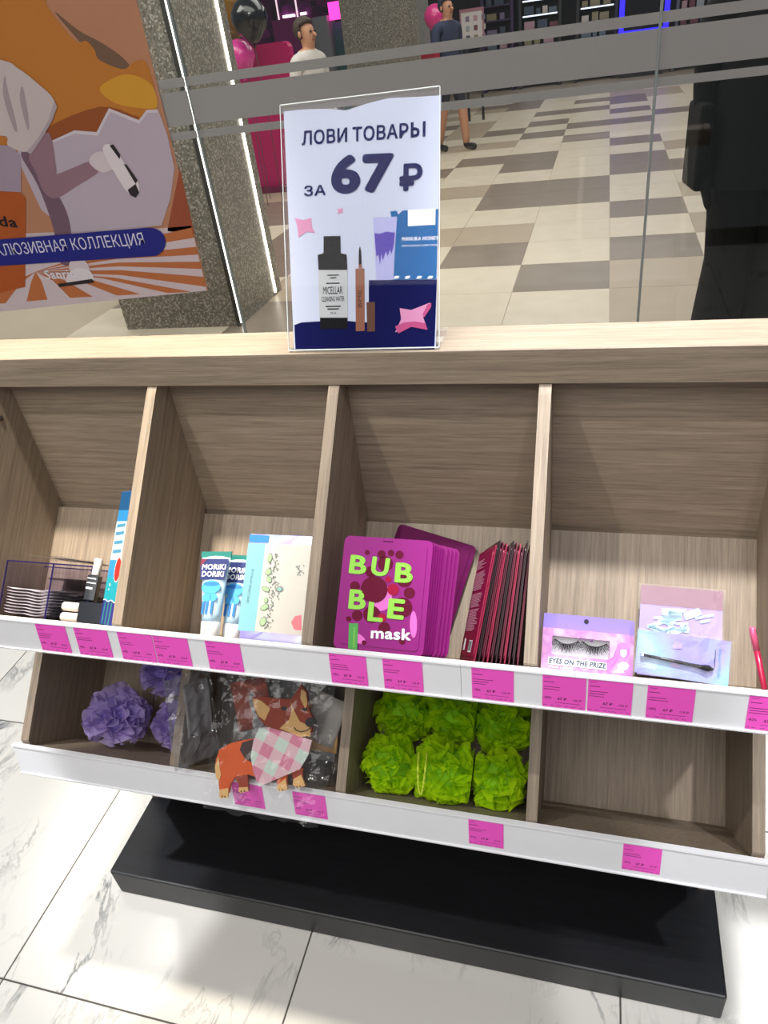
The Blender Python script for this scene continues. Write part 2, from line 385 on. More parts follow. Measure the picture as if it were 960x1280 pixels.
def text(parent, body, mat, M, w=None, h=None, bold=0.0, name='lettering', res=2, center=False, slant=0.0, lift=0.0):
    """flat print: bounding box of the letters starts at M's origin, w wide and/or h high"""
    me0, x0, x1, y0, y1 = text_data(body, bold, res)
    sx = (w/(x1-x0)) if w else None; sy = (h/(y1-y0)) if h else None
    sx = sx or sy; sy = sy or sx
    me = me0.copy(); me.materials.clear()
    for v in me.vertices:
        x, y = (v.co.x-x0)*sx, (v.co.y-y0)*sy
        if center: x -= (x1-x0)*sx/2
        v.co = (x + slant*y, y, lift + v.co.z*min(sx, sy))
    return obj(name, me, mat, parent, M)

# ------------------------------------------------------------------ the setting
GY = 1.77                                   # the shop window
grout = plain('dark_grout', '#55524e', 0.9)
floor = tag(obj('floor', box(BM(), -3.6, 2.4, -2.4, GY, -0.03, -0.002), grout), kind='structure')
TS, GAP = 0.598, 0.0032
tile_me = None
for i in range(-4, 4):
    for j in range(-4, 3):
        x0, y0 = 0.0935 + i*TS, 0.4323 + j*0.592
        if tile_me is None:
            bm = box(BM(), GAP/2, TS-GAP/2, GAP/2, 0.592-GAP/2, -0.0075, 0.0); bevel(bm, 0.0008, 1)
            o = obj('floor_tile', bm, marble_m, floor, T(x0, y0, 0)); tile_me = o.data
        else:
            if y0 + 0.6 > GY + 0.05: continue
            obj('floor_tile', tile_me, marble_m, floor, T(x0, y0, 0))
# mall concourse floor beyond the glass
mall_floor = tag(obj('floor_mall', box(BM(), -14, 10, GY+0.05, 34, -0.03, -0.003), plain('mall_stone_far', '#b3a38f', 0.4, var=0.08, scale=2.0)), kind='structure')
cream = stone('mall_stone_cream', hexc('#c3b6a2'), hexc('#dccfbb')); brown = stone('mall_stone_brown', hexc('#766a5e'), hexc('#8d7e70')); tan = stone('mall_stone_tan', hexc('#a3937f'), hexc('#b5a48f'))
rnd = random.Random(5)
colA = 'ccbcccbbccccbcbccbcb'      # column left of the long joint, from Y = 3.47
colB = 'tttbcbccbbcbccbcbcbb'
colC = 'cccbtcbbcbbccbcbcbcc'
tmes = {}
for i in range(-9, 4):
    for j in range(22):
        x0, y0 = 0.0735 + i*0.6, 3.47 + j*0.6
        if i < -7 or i < -6 - j*0.15 or i > 1 + j*0.12 or i*1.0 < -2.2 - j*0.55 and j < 0: continue
        s = {-1: colA, 0: colB, -2: colC}.get(i)
        k = s[j % len(s)] if s else rnd.choice('cccbtc' if i > 0 else 'cbtcbc')
        m = {'c': cream, 'b': brown, 't': tan}[k]
        if k not in tmes:
            bm = box(BM(), 0.002, 0.598, 0.002, 0.598, -0.0028, 0.0)
            o = obj('floor_tile', bm, m, mall_floor, T(x0, y0, 0)); tmes[k] = o.data
        else: obj('floor_tile', tmes[k], m, mall_floor, T(x0, y0, 0))
# shop window: three panes with frosted safety bands
seal = plain('clear_seal', '#9aa09e', 0.25, spec=0.6)
seams = [-3.4, -0.937, 0.0963, 2.4]
bands = [(1.4795, 1.4690), (1.4645, 1.4255), (1.4180, 1.4090)]
bands = [tuple(1.5 + (z-1.5)*GY/0.985 for z in b) for b in bands]
for k in range(3):
    x0, x1 = seams[k], seams[k+1]
    w = tag(obj('window_%d' % (k+1), box(BM(), x0+0.003, x1-0.003, GY, GY+0.010, 0.04, 3.0), glass_m), kind='structure')
    for zt, zb in bands:
        obj('frosted_band', box(BM(), x0+0.003, x1-0.003, GY-0.0008, GY-0.0003, zb, zt), frost_m, w)
    if k < 2: obj('seam_seal', box(BM(), x1-0.0028, x1+0.0028, GY+0.001, GY+0.009, 0.04, 3.0), seal, w)
tag(obj('trim_1', box(BM(), -3.4, 2.4, GY-0.02, GY+0.03, -0.003, 0.045), plain('steel_channel', '#8f9294', 0.35, 0.9)), kind='structure')

# ------------------------------------------------------------------ the display rack (two-sided)
r2 = 2**-0.5
OU, OL = Vector((0, 0.763, 0.701)), Vector((0, 0.754, 0.392))
def bin_frame(O): return Matrix(((1, 0, 0, O.x), (0, r2, r2, O.y), (0, -r2, r2, O.z), (0, 0, 0, 1)))
BU, BL = bin_frame(OU), bin_frame(OL)
YC = 0.9305
DX = [-0.9541, -0.6529, -0.3595, -0.0676, 0.2305]; TH = 0.016
XL, XR = DX[0], DX[4]+TH
rack = thing('display_rack', 'two-sided wooden rack of slanted bins with white price rails on a black plinth', 'display rack', T(-0.35, YC, 0))
MIR = T(0, YC, 0) @ RZ(PI) @ T(0.7077, -YC, 0) @ I4     # turns the front half to the window side
MIR = T(XL+XR, 2*YC, 0) @ RZ(PI)
def both(name, make, mat, smooth=False, back=True, M=I4):
    o = obj(name, make(), mat, rack, M, smooth)
    if back: obj(name, o.data, mat, rack, MIR @ M)
    return o
rail_m = plain('white_price_rail', '#f4f4f8', 0.28, var=0.03, scale=25, coat=0.3)
obj('top_board', bevel(box(BM(), XL-0.02, XR+0.06, 0.887, 2*YC-0.887, 1.093, 1.1415), 0.0012, 1), wood_h, rack)
obj('centre_panel', box(BM(), XL+TH, DX[4], 0.918, 2*YC-0.918, 0.0815, 1.0925), wood_h, rack)
# bins: floor board and sloping back, one per compartment
for k in range(4):
    xa, xb = DX[k]+TH+0.0003, DX[k+1]-0.0003
    for Mb, top in ((BU, 0.216), (BL, 0.229)):
        both('bin_floor', lambda: box(BM(), xa, xb, -0.183, 0.0, -0.012, 0.0), wood_v, M=Mb)
        both('bin_back', lambda: box(BM(), xa, xb, 0.0005, 0.012, 0.0005, top-0.012), wood_v, M=Mb)
def loc(poly, Mb):
    inv = Mb.inverted(); out = []
    for y, z in poly:
        p = inv @ Vector((0, y, z)); out.append((p.y, p.z))
    return out
upper_poly = [(0.6330, 0.8310), (0.6340, 0.8400), (0.8760, 1.0830), (0.8870, 1.0925), (0.9178, 1.0925), (0.9178, 0.8558), (0.7630, 0.7010)]
lower_poly = [(0.6240, 0.5220), (0.6250, 0.5310), (0.7660, 0.6720), (0.7740, 0.6740), (0.9178, 0.8170), (0.9178, 0.5558), (0.7540, 0.3920)]
for k in range(1, 4):
    both('divider', lambda: prism_x(BM(), loc(upper_poly, BU), DX[k], DX[k]+TH), wood_v, M=BU)
    both('divider', lambda: prism_x(BM(), loc(lower_poly, BL), DX[k], DX[k]+TH), wood_v, M=BL)
half = [(YC, 1.0925), (0.8870, 1.0925), (0.8760, 1.0830), (0.6340, 0.8400), (0.6340, 0.8180), (0.7600, 0.6820), (0.7660, 0.6720), (0.6270, 0.5330), (0.6270, 0.5000),
        (0.7450, 0.2640), (0.7500, 0.2560), (0.7600, 0.2520), (0.8150, 0.2500), (0.8250, 0.2400), (0.8250, 0.0812), (YC, 0.0812)]
full = half[:-1] + [(2*YC-y, z) for y, z in half[::-1]][1:-1]
full = [half[0]] + half[1:-1] + [half[-1]] + [(2*YC-y, z) for y, z in half[1:-1][::-1]]
for x in (DX[0], DX[4]):
    obj('side_panel', prism_x(BM(), loc(full, BU), x, x+TH), wood_v, rack, BU)
obj('screw', lathe(BM(), [(0.0045, 0), (0.0045, 0.0012), (0.002, 0.0016)], 10, T(DX[0]+TH, 0.872, 1.045) @ RY(PI/2)), plain('steel_screw', '#6d6a66', 0.4, 0.9), rack)
# price rails: slim white channels with a lip top and bottom
def rail(x0, x1, yt, zt, yb, zb):
    d = Vector((yb-yt, zb-zt)).normalized(); n = Vector((-d.y, d.x)); n = n if n.x < 0 else -n     # n points to the viewer
    P = lambda s, t: (yt + d.x*s + n.x*t, zt + d.y*s + n.y*t); L = math.hypot(yb-yt, zb-zt)
    prof = [P(0, -0.006), P(0, 0.0022), P(0.0025, 0.0026), P(0.0032, 0.0), P(L-0.0032, 0.0), P(L-0.0025, 0.0026), P(L, 0.0022), P(L, -0.0015), P(0.004, -0.0015), P(0.004, -0.006)]
    return prism_x(BM(), prof, x0, x1)
UR = (0.6265, 0.8370, 0.6165, 0.7826); LR = (0.6178, 0.5280, 0.6052, 0.4650)
both('price_rail', lambda: rail(-0.962, -0.1448, *UR), rail_m)
both('price_rail', lambda: rail(-0.1443, 0.2545, *UR), rail_m)
both('price_rail', lambda: rail(-0.968, 0.2540, *LR), rail_m)
bm = box(BM(), -0.954, 0.2615, 0.641, 2*YC-0.641, 0.0, 0.0807); bevel(bm, 0.004, 2)
obj('plinth', bm, wood_b, rack)

# ------------------------------------------------------------------ price tags
pink_m = plain('pink_tag_paper', '#ff5ed0', 0.6, var=0.03, spec=0.2); ink = plain('black_ink', '#1c1018', 0.6)
def rail_plane(R, off=0.0006):
    yt, zt, yb, zb = R; uy = Vector((0, yt-yb, zt-zb)); P = Plane((0, yb, zb), (1, 0, 0), uy); P.o = P.o + P.n*off
    return Plane(P.o, (1, 0, 0), uy), uy.length
def price_tag(xa, xb, R, where, off, old, v0=0.0045, v1=None, seed=0):
    P, L = rail_plane(R); h = (v1 or L-0.0045) - v0; w = xb-xa
    M = P.M @ T(xa, v0, 0)
    t = thing('price_tag', 'pink paper price tag on ' + where, 'price tag', M, 'pink price tags on the white rails')
    bm = BM(); box(bm, 0, w, 0, h, 0.0, 0.0004); paper = obj('paper', bm, pink_m, t, M)
    r = random.Random(seed); bm = BM()
    def bar(x, y, l, th=0.0006):
        bm.faces.new([bm.verts.new((x*w, y*h, 0.0006)), bm.verts.new(((x+l)*w, y*h, 0.0006)), bm.verts.new(((x+l)*w, y*h+th, 0.0006)), bm.verts.new((x*w, y*h+th, 0.0006))])
    bar(0.04, 0.93, 0.16, 0.0004); bar(0.03, 0.80, 0.24, 0.0007)
    for q in range(r.choice((2, 3))): bar(0.03, 0.64-q*0.075, r.uniform(0.3, 0.5))
    x = 0.3
    while x < 0.86: l = r.uniform(0.03, 0.1); bar(x, 0.155, min(l, 0.88-x), 0.0005); x += l+0.015
    x = 0.02
    while x < 0.93: l = r.uniform(0.03, 0.13); bar(x, 0.05, min(l, 0.96-x), 0.0005); x += l+r.uniform(0.02, 0.1)
    obj('small_print', bm, ink, paper, M)
    text(t, '67 ₽', ink, M @ T(0.36*w, 0.25*h, 0.0006), h=0.0040, bold=0.01)
    text(t, old, ink, M @ T(0.72*w, 0.25*h, 0.0006), h=0.0032)
    if off: text(t, off, ink, M @ T(0.03*w, 0.26*h, 0.0006), h=0.0034)
    return t
tags = [(-0.7832, -0.7306, 'upper rail under the clear acrylic tray', '-49%', '132 ₽'), (-0.7158, -0.6590, 'upper rail under the tall blue hanging pack', '-49%', '132 ₽'),
        (-0.6420, -0.5855, 'upper rail under the empty half of the tube bin', '-49%', '132 ₽'), (-0.5840, -0.5285, 'upper rail left of the toothpaste tubes', '-49%', '132 ₽'),
        (-0.5010, -0.4480, 'upper rail under the toothpaste tubes', '-49%', '132 ₽'), (-0.3192, -0.2683, 'upper rail under the left corner of the bubble mask pack', '-49%', '132 ₽'),
        (-0.2460, -0.1936, 'upper rail under the right corner of the bubble mask pack', '-49%', '132 ₽'), (-0.1307, -0.0788, 'upper rail under the row of crimson packs', '-78%', '316 ₽'),
        (-0.0441, 0.0070, 'upper rail under the window of the eyelash box', '-49%', '132 ₽'), (0.0092, 0.0598, 'upper rail under the right end of the eyelash box', '', '132 ₽'),
        (0.0761, 0.1277, 'upper rail under the brush on blue card', '-44%', '119 ₽'), (0.1838, 0.2350, 'upper rail under the pink pen', '-82%', '372 ₽')]
for i, (a, b, wh, off, old) in enumerate(tags): price_tag(a, b, UR, wh, off, old, seed=i)
ltags = [(-0.5380, -0.4840, 'lower rail behind the wrapped dog towel bag', '-57%', '157 ₽'), (-0.4310, -0.3760, 'lower rail right of the wrapped dog towel bag', '-57%', '157 ₽'),
         (-0.1505, -0.0990, 'lower rail under the green bath puffs', '-57%', '157 ₽'), (0.0675, 0.1180, 'lower rail under the empty bin', '-57%', '157 ₽')]
for i, (a, b, wh, off, old) in enumerate(ltags): price_tag(a, b, LR, wh, off, old, v0=0.011, v1=0.0585, seed=30+i)

def zz(x0, y0, s): return lambda *pts: [(x0 + x/s, y0 + y/s) for x, y in pts]
white_p = plain('white_print', '#f2f3f5', 0.5); navy = plain('navy_print', '#0c1150', 0.7, spec=0.1); royal = plain('royal_blue_print', '#070b48', 0.7, spec=0.1)
# ------------------------------------------------------------------ the price sign in its acrylic stand
SM = Plane((-0.4112, 0.8935, 1.1440), (1, 0, 0), (0, 0.126, 0.288))
sign = thing('sign_holder', 'clear acrylic stand with a white and navy promotion sheet on the top board', 'sign', SM.M)
SW, SH = 0.2135, 0.3140
bm = BM()
box(bm, 0, SW, 0, SH, 0.0012, 0.0028); box(bm, 0, SW, 0, SH, -0.0030, -0.0014)
box(bm, 0, SW, 0, 0.0015, -0.0014, 0.0012)
obj('acrylic_sleeve', bm, acryl_m, sign, SM.M)
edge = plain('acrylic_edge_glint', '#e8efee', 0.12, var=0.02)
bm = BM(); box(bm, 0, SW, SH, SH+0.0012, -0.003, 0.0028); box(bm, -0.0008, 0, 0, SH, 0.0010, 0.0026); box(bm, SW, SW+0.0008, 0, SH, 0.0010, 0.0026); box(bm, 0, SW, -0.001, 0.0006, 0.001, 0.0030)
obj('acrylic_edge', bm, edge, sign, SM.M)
obj('foot', box(BM(), -0.4112, -0.4112+SW, 0.894, 0.965, 1.1416, 1.1440), acryl_m, sign)
z2 = zz(340, 100, 3.5547); z4 = zz(340, 250, 4.3636)
# sheet with its wavy top edge
top = z2((52, 140), (150, 130), (240, 128), (330, 135), (420, 105), (520, 80), (640, 75), (752, 68))
PS = Plane(SM.at(0, 0, -0.0004), SM.x, SM.y)
sheet = art(sign, 'paper_sheet', plain('white_sheet', '#c2c9dc', 0.6, var=0.02), PS, [top + z2((728, 1195), (98, 1195))], 0.0)
s_ = 0.0003
art(sheet, 'printed_podium', royal, PS, [z4((122, 682), (160, 668), (250, 662), (330, 661), (420, 660), (470, 665), (528, 668), (528, 437), (900, 434), (886, 815), (128, 812))], s_)
def sign_text(body, a, b, h, bold, zf=z2, mat=navy, k=2):
    (xa, ya), (xb, yb) = zf(a, b); M, L = PS.frame(xa, ya, xb, yb, s_*k); text(sheet, body, mat, M, w=L, h=h, bold=bold, res=6 if h > 0.01 else 2)
sign_text('ЛОВИ', (133, 292), (335, 277), 0.0180, 0.026)
sign_text('ТОВАР', (358, 276), (606, 258), 0.0180, 0.026)
(xa, ya), (xb, yb) = z2((616, 257), (682, 252)); M, L = PS.frame(xa, ya, xb, yb, 0.0); hh, sw = 0.0180, 0.0037
PY = Plane(M.translation, M.col[0].to_3d(), M.col[1].to_3d())
bowl = stroke([(sw*0.5, hh*0.55), (L*0.34, hh*0.55), (L*0.47, hh*0.48), (L*0.52, hh*0.33), (L*0.47, hh*0.17), (L*0.34, sw*0.5), (sw*0.5, sw*0.5)], sw)
art(sheet, 'lettering', navy, PY, [[(0, 0), (sw, 0), (sw, hh), (0, hh)], bowl, [(L-sw, 0), (L, 0), (L, hh), (L-sw, hh)]], s_*2, px=False, joined=False)
sign_text('ЗА', (143, 518), (240, 513), 0.0135, 0.024)
sign_text('67', (262, 508), (538, 500), 0.0480, 0.045)
sign_text('₽', (566, 496), (668, 490), 0.0330, 0.032)
pinkp = plain('pink_star_print', '#cf85ac', 0.5); pink2 = plain('rose_star_print', '#b43a74', 0.5); dark = plain('charcoal_print', '#151517', 0.7, spec=0.1); grey = plain('grey_label_print', '#b9bcbc', 0.5)
gold = plain('rose_gold_print', '#8f5c46', 0.5, spec=0.2); gold2 = plain('bronze_print', '#5f3c2e', 0.5, spec=0.2); lil = plain('lilac_tube_print', '#a9a9d8', 0.45); viol = plain('violet_drip_print', '#5744a8', 0.6, spec=0.15); cyanp = plain('cyan_pack_print', '#0b5f9c', 0.6, spec=0.15)
art(sheet, 'printed_star', pinkp, PS, [z4((125, 98), (170, 110), (215, 98), (218, 145), (235, 180), (190, 172), (145, 205), (140, 150)), z4((355, 45), (370, 50), (388, 42), (383, 62), (390, 72), (372, 70), (358, 80), (362, 62)),
                                      z4((697, 590), (760, 600), (862, 560), (860, 590), (825, 640), (848, 705), (760, 690), (672, 722), (705, 650))], s_*2)
art(sheet, 'printed_star_shade', pink2, PS, [z4((672, 690), (720, 668), (780, 662), (838, 672), (848, 708), (760, 692), (690, 728)), z4((848, 570), (870, 562), (868, 585), (832, 640), (822, 625))], s_*3)
art(sheet, 'printed_bottle', dark, PS, [z4((282, 198), (374, 196), (376, 290), (408, 298), (412, 382), (254, 382), (250, 300), (282, 290)), z4((262, 642), (413, 642), (412, 702), (264, 704))], s_*2)
art(sheet, 'printed_bottle_label', grey, PS, [z4((254, 382), (412, 382), (414, 642), (260, 642))], s_*2)
art(sheet, 'small_print', dark, PS, [z4((a, y), (b, y-1), (b, y+5), (a, y+6)) for a, b, y in ((302, 366, 408), (318, 352, 422), (297, 370, 452), (294, 376, 578), (304, 366, 592))], s_*3, joined=True)
sign_text('MICELLAR', (280, 515), (386, 512), 0.0098, 0.0, z4, dark, 3)
sign_text('CLEANSING WATER', (272, 555), (396, 552), 0.0066, 0.0, z4, dark, 3)
sign_text('95 ml', (320, 622), (350, 621), 0.0026, 0.01, z4, dark, 3)
art(sheet, 'printed_liner', gold, PS, [z4((456, 375), (505, 373), (506, 714), (458, 716)), z4((472, 372), (474, 350), (490, 350), (492, 372))], s_*2)
art(sheet, 'printed_liner_tip', dark, PS, [z4((473, 350), (474, 280), (480, 250), (487, 280), (490, 350))], s_*2)
art(sheet, 'printed_cap', gold2, PS, [z4((516, 558), (562, 556), (562, 716), (520, 718))], s_*2)
(xa, ya), (xb, yb) = z4((490, 585), (487, 450)); M, L = PS.frame(xa, ya, xb, yb, s_*3); text(sheet, 'BME', gold2, M, w=L*0.7, h=0.0055, bold=0.01)
art(sheet, 'printed_pack', cyanp, PS, [z4((645, 62), (680, 58), (690, 80), (712, 58), (742, 56), (742, 145), (892, 138), (893, 50), (908, 50), (897, 432), (664, 436), (672, 200))], s_*2)
art(sheet, 'printed_pack_label', white_p, PS, [z4((742, 56), (893, 48), (891, 134), (742, 144))], s_*3)
art(sheet, 'printed_tube', lil, PS, [z4((552, 95), (683, 92), (660, 435), (570, 438))], s_*3)
art(sheet, 'printed_drip', viol, PS, [z4((560, 180), (590, 186), (625, 172), (672, 180), (666, 250), (652, 300), (645, 270), (632, 310), (622, 280), (606, 335), (600, 290), (590, 355), (582, 300), (570, 310))], s_*4)
sign_text('MANUKA HONEY', (710, 224), (908, 218), 0.0048, 0.02, z4, white_p, 3)
sign_text('MOISTURIZING SHEET MASK', (710, 256), (906, 250), 0.0022, 0.0, z4, white_p, 3)
art(sheet, 'printed_pack_notch', white_p, PS, [z4((x, 430), (x+8, 415), (x+32, 414), (x+24, 429)) for x in (664, 724, 788, 848)], s_*3)

# ------------------------------------------------------------------ upper bins: products
def at(Mb, x, n, a, yaw=0.0, tilt=0.0, roll=0.0): return Mb @ T(x, -n, a) @ RZ(yaw) @ RY(roll) @ RX(tilt)
def flat_pack(w, h, t, r=0.008, puff=0.0015):
    """sealed sachet: flat welded rim with a slightly raised middle"""
    bm = BM(); prism_y(bm, rpoly(w, h, r), -t/2, t/2)
    if puff: prism_y(bm, rpoly(w-0.014, h-0.014, 0.005, 3, z0=0.007), -t/2-puff, t/2+puff*0.2)
    return bm
# bubble mask packs
mag = plain('magenta_foil', '#92087a', 0.45, 0.0, 0.12, 9, spec=0.25); mag2 = plain('dark_magenta_foil', '#5c0844', 0.6, 0.0, 0.08, 12, spec=0.12)
magb = plain('shaded_magenta_foil', '#84086a', 0.42, 0.0, 0.12, 9, spec=0.25); lime = plain('lime_print', '#8fd437', 0.45); rasp = plain('raspberry_print', '#66082e', 0.6, spec=0.15); rasp2 = plain('bright_raspberry_print', '#a8123e', 0.6, spec=0.15); green_p = plain('green_label_print', '#3f9f3d', 0.5); halo = plain('pink_glow_print', '#dd5fc0', 0.4)  # rear packs get a darkened copy to offset light on their edges
ORD = ['first', 'second', 'third', 'fourth', 'fifth', 'sixth', 'seventh', 'eighth', 'ninth', 'tenth', 'eleventh']
GM = 'bubble mask packs standing in the third upper bin'
for k in range(9):
    n = 0.168 - k*0.0085; x = -0.2595 + (0.0012*k if k < 5 else 0.006 + 0.0035*(k-4))
    M = at(BU, x, n, 0.001 + 0.0625*math.sin(0.012 + 0.004*k), 0.0, 0.0, 0.012 + 0.004*k)
    if k == 0:
        t = thing('sheet_mask_pack', 'magenta sheet mask pack with lime BUBBLE lettering, foremost of its stack', 'mask pack', M, GM)
    else:
        t = thing('sheet_mask_pack', 'magenta sheet mask pack, %s in the stack behind the BUBBLE lettered one' % ORD[k-1], 'mask pack', M, GM)
    if k == 0: pouch0 = obj('pouch', flat_pack(0.1240, 0.1530, 0.0018), mag, t, M); pack_me = pouch0.data
    else: obj('pouch', pack_me.copy(), None, t, M).data.materials[0] = magb
    obj('hang_slot', box(BM(), -0.007, 0.007, -0.0012, 0.0012, 0.1475, 0.1490), mag2, t, M) if k == 0 else None
    if k == 0:
        P = front(M, 0.0026); t = pouch0; zm = zz(410, 640, 3.5556)
        def mt(body, a, b, h, bold, mat):
            (xa, ya), (xb, yb) = zm(a, b); Mx, L = P.frame(xa, ya, xb, yb, 0.0009); text(t, body, mat, Mx, w=L, h=h, bold=bold, res=5)
        rb = random.Random(3)
        bub = [(205, 345, 60), (330, 425, 45), (255, 230, 34), (340, 300, 34), (195, 455, 38), (130, 460, 24), (190, 265, 24), (362, 360, 25), (318, 190, 18), (238, 188, 18), (280, 182, 14), (92, 475, 12), (175, 180, 11), (330, 575, 14), (160, 580, 10), (250, 515, 26), (120, 330, 22)]
        art(t, 'printed_glow', halo, P, [zm(*ell(235, 380, 50, 60)), zm(*ell(130, 560, 40, 20, 0.5)), zm(*ell(380, 500, 16, 60))], 0.0002)
        art(t, 'printed_berry', rasp, P, [zm(*ell(*b)) for b in bub], 0.0004)
        art(t, 'printed_berry_light', rasp2, P, [zm(*ell(290, 345, 26)), zm(*ell(240, 470, 20)), zm(*ell(268, 300, 14))], 0.0006)
        mt('B', (92, 272), (168, 280), 0.0255, 0.035, lime); mt('U', (188, 280), (266, 290), 0.0255, 0.035, lime); mt('B', (295, 312), (375, 318), 0.0265, 0.035, lime)
        mt('B', (90, 430), (166, 436), 0.0265, 0.035, lime); mt('L', (175, 484), (243, 490), 0.0265, 0.035, lime); mt('E', (262, 472), (336, 480), 0.0265, 0.035, lime)
        art(t, 'printed_berry_over', rasp, P, [zm(*ell(208, 345, 57)), zm(*ell(192, 262, 19))], 0.0011)
        mt('mask', (190, 562), (368, 572), 0.0150, 0.03, white_p)
        art(t, 'printed_label', green_p, P, [zm((94, 495), (135, 495), (130, 614), (90, 606))], 0.0006)
        (xa, ya), (xb, yb) = zm((120, 600), (124, 512)); Mx, L = P.frame(xa, ya, xb, yb, 0.0009); text(t, 'RASPBERRY', lime, Mx, w=L, h=0.0030)
M = at(BU, -0.2600, 0.0120, 0.0340, 0.0, 0.0, 0.24)
t = thing('sheet_mask_pack', 'dark magenta sheet mask pack tilted askew against the bin back', 'mask pack', M, GM); obj('pouch', flat_pack(0.1290, 0.1560, 0.0018), mag2, t, M)
# crimson packs, edge on
crim = [plain('crimson_foil_%d' % i, c, 0.4, 0.1, 0.08, 20) for i, c in enumerate(('#8a1038', '#4a0a20', '#260610', '#5c0c28'))]  # darker tones paint the shade on packs standing edge on
pl = plain('pale_pink_print', '#d9a0b5', 0.5)
GR = 'crimson packs standing on edge in the third upper bin'
for k in range(11):
    f = k/10.0; n = 0.112 - 0.0006*k; x = -0.1490 + 0.066*f
    M = at(BU, x, n, 0.001, math.radians(-72 - 12*f), 0.0, 0.0) @ RX(math.radians(-7 + 4*f))
    t = thing('cosmetic_sachet', 'crimson sachet standing on edge with its printed back turned outward' if k == 0 else 'crimson sachet with painted-in shade standing on edge, %s beyond the one with printed back' % ORD[k-1], 'sachet', M, GR)
    w, h = 0.118, 0.155 + 0.006*((k*7) % 4)/3
    obj('pouch', flat_pack(w, h, 0.0016, 0.003, 0.0012), crim[0] if k == 0 else crim[(k*5 + 1) % 4], t, M)
    if k == 0:
        P = front(M, 0.0022); r = random.Random(9); polys = []
        for q in range(46):
            v = 0.140 - q*0.0022
            if q in (6, 7, 20, 21, 31): continue
            ln = r.uniform(0.06, 0.082) if q > 8 else r.uniform(0.03, 0.07)
            polys.append([(-0.045, v), (-0.045+ln, v), (-0.045+ln, v+0.0009), (-0.045, v+0.0009)])
        art(t, 'printed_lines', pl, P, polys, 0.0002, px=False)
        art(t, 'printed_barcode', white_p, P, [[(0.005, 0.012), (0.030, 0.012), (0.030, 0.028), (0.005, 0.028)], [(-0.035, 0.014), (-0.022, 0.014), (-0.022, 0.030), (-0.035, 0.030)]], 0.0002, px=False)
        art(t, 'barcode_bar', ink, P, [[(0.007+0.0027*q, 0.014), (0.0083+0.0027*q, 0.014), (0.0083+0.0027*q, 0.027), (0.007+0.0027*q, 0.027)] for q in range(8)], 0.0004, px=False, joined=True)
# toothpaste tubes, cap down
def tube_body(wtop, h, capr, caph):
    bm = BM(); rings = []; seg = 20
    for q in range(9):
        f = q/8.0; z = caph + (h-caph)*f
        rx = capr*1.05 + (wtop/2-capr*1.05)*f; ry = capr*1.05*(1-f)**0.8 + 0.0008
        rings.append([bm.verts.new((rx*math.cos(2*PI*k/seg), ry*math.sin(2*PI*k/seg), z)) for k in range(seg)])
    for a, b in zip(rings, rings[1:]):
        for k in range(seg): bm.faces.new((a[k], a[(k+1) % seg], b[(k+1) % seg], b[k]))
    bm.faces.new(rings[-1]); bm.faces.new(rings[0][::-1]); return bm
tb = plain('pale_blue_tube', '#bfe0f4', 0.35, var=0.04, coat=0.3); teal = plain('teal_crimp', '#1f7a70', 0.4); capw = plain('white_cap', '#eeeef0', 0.3); navy2 = plain('navy_tube_print', '#1b2766', 0.4); skyb = plain('sky_blue_print', '#4aa5e0', 0.4); skyd = plain('mid_blue_print', '#2b78c4', 0.4); wine = plain('wine_print', '#7a1838', 0.4)
for k, (x, n, roll, lab) in enumerate([(-0.5105, 0.160, -0.06, 'pale blue toothpaste tube with MORIKI DORIKI lettering beside the bin wall'), (-0.4900, 0.134, -0.02, 'pale blue toothpaste tube partly behind the lettered one, next to the holographic box'), (-0.4560, 0.075, 0.03, 'toothpaste tube at the back, almost hidden behind the holographic box')]):
    M = at(BU, x, n, 0.0008 + abs(roll)*0.015, 0.0, -0.02, roll)
    t = thing('toothpaste_tube', lab, 'toothpaste', M, 'toothpaste tubes in the second upper bin')
    obj('tube_body', tube_body(0.048, 0.1170, 0.0125, 0.020), tb, t, M, True)
    obj('cap', lathe(BM(), [(0.0128, 0), (0.0136, 0.001), (0.0140, 0.0195), (0.0128, 0.0205)], 20, I4), capw, t, M, True)
    obj('crimp', box(BM(), -0.0241, 0.0241, -0.0012, 0.0012, 0.1130, 0.1215), teal, t, M)
    # print wraps the front of the tube: tilted plane resting on it
    Q = M @ T(0, -0.0150, 0.0205) @ RX(-math.atan2(0.0132, 0.093)); P = Plane(Q.translation, Q.col[0].to_3d(), Q.col[2].to_3d())
    art(t, 'printed_shield', navy2, P, [[(-0.0190, 0.060), (0.0190, 0.060), (0.0225, 0.084), (0.0210, 0.091), (-0.0210, 0.091), (-0.0225, 0.084)]], 0.0006, px=False)
    art(t, 'printed_corner', wine, P, [[(-0.0225, 0.080), (-0.012, 0.091), (-0.0222, 0.091)]], 0.0008, px=False)
    text(t, 'MORiKi', white_p, P.M @ T(-0.0190, 0.0745, 0.001), w=0.038, h=0.0085, bold=0.03)
    text(t, 'DORiKi', white_p, P.M @ T(-0.0175, 0.0640, 0.001), w=0.035, h=0.0085, bold=0.03)
    art(t, 'printed_blot', skyb, P, [ell(0, 0.049, 0.0150, 0.0100), ell(-0.004, 0.034, 0.0070, 0.0065), ell(0.006, 0.034, 0.0060, 0.0060)], 0.0007, px=False)
    art(t, 'printed_stripe', skyd, P, [[(xx, 0.010), (xx+0.0032, 0.010), (xx+0.0038, 0.028), (xx-0.0004, 0.028)] for xx in (-0.0095, -0.0035, 0.0040)] + [ell(0, 0.0535, 0.0130, 0.0030)], 0.0009, px=False)
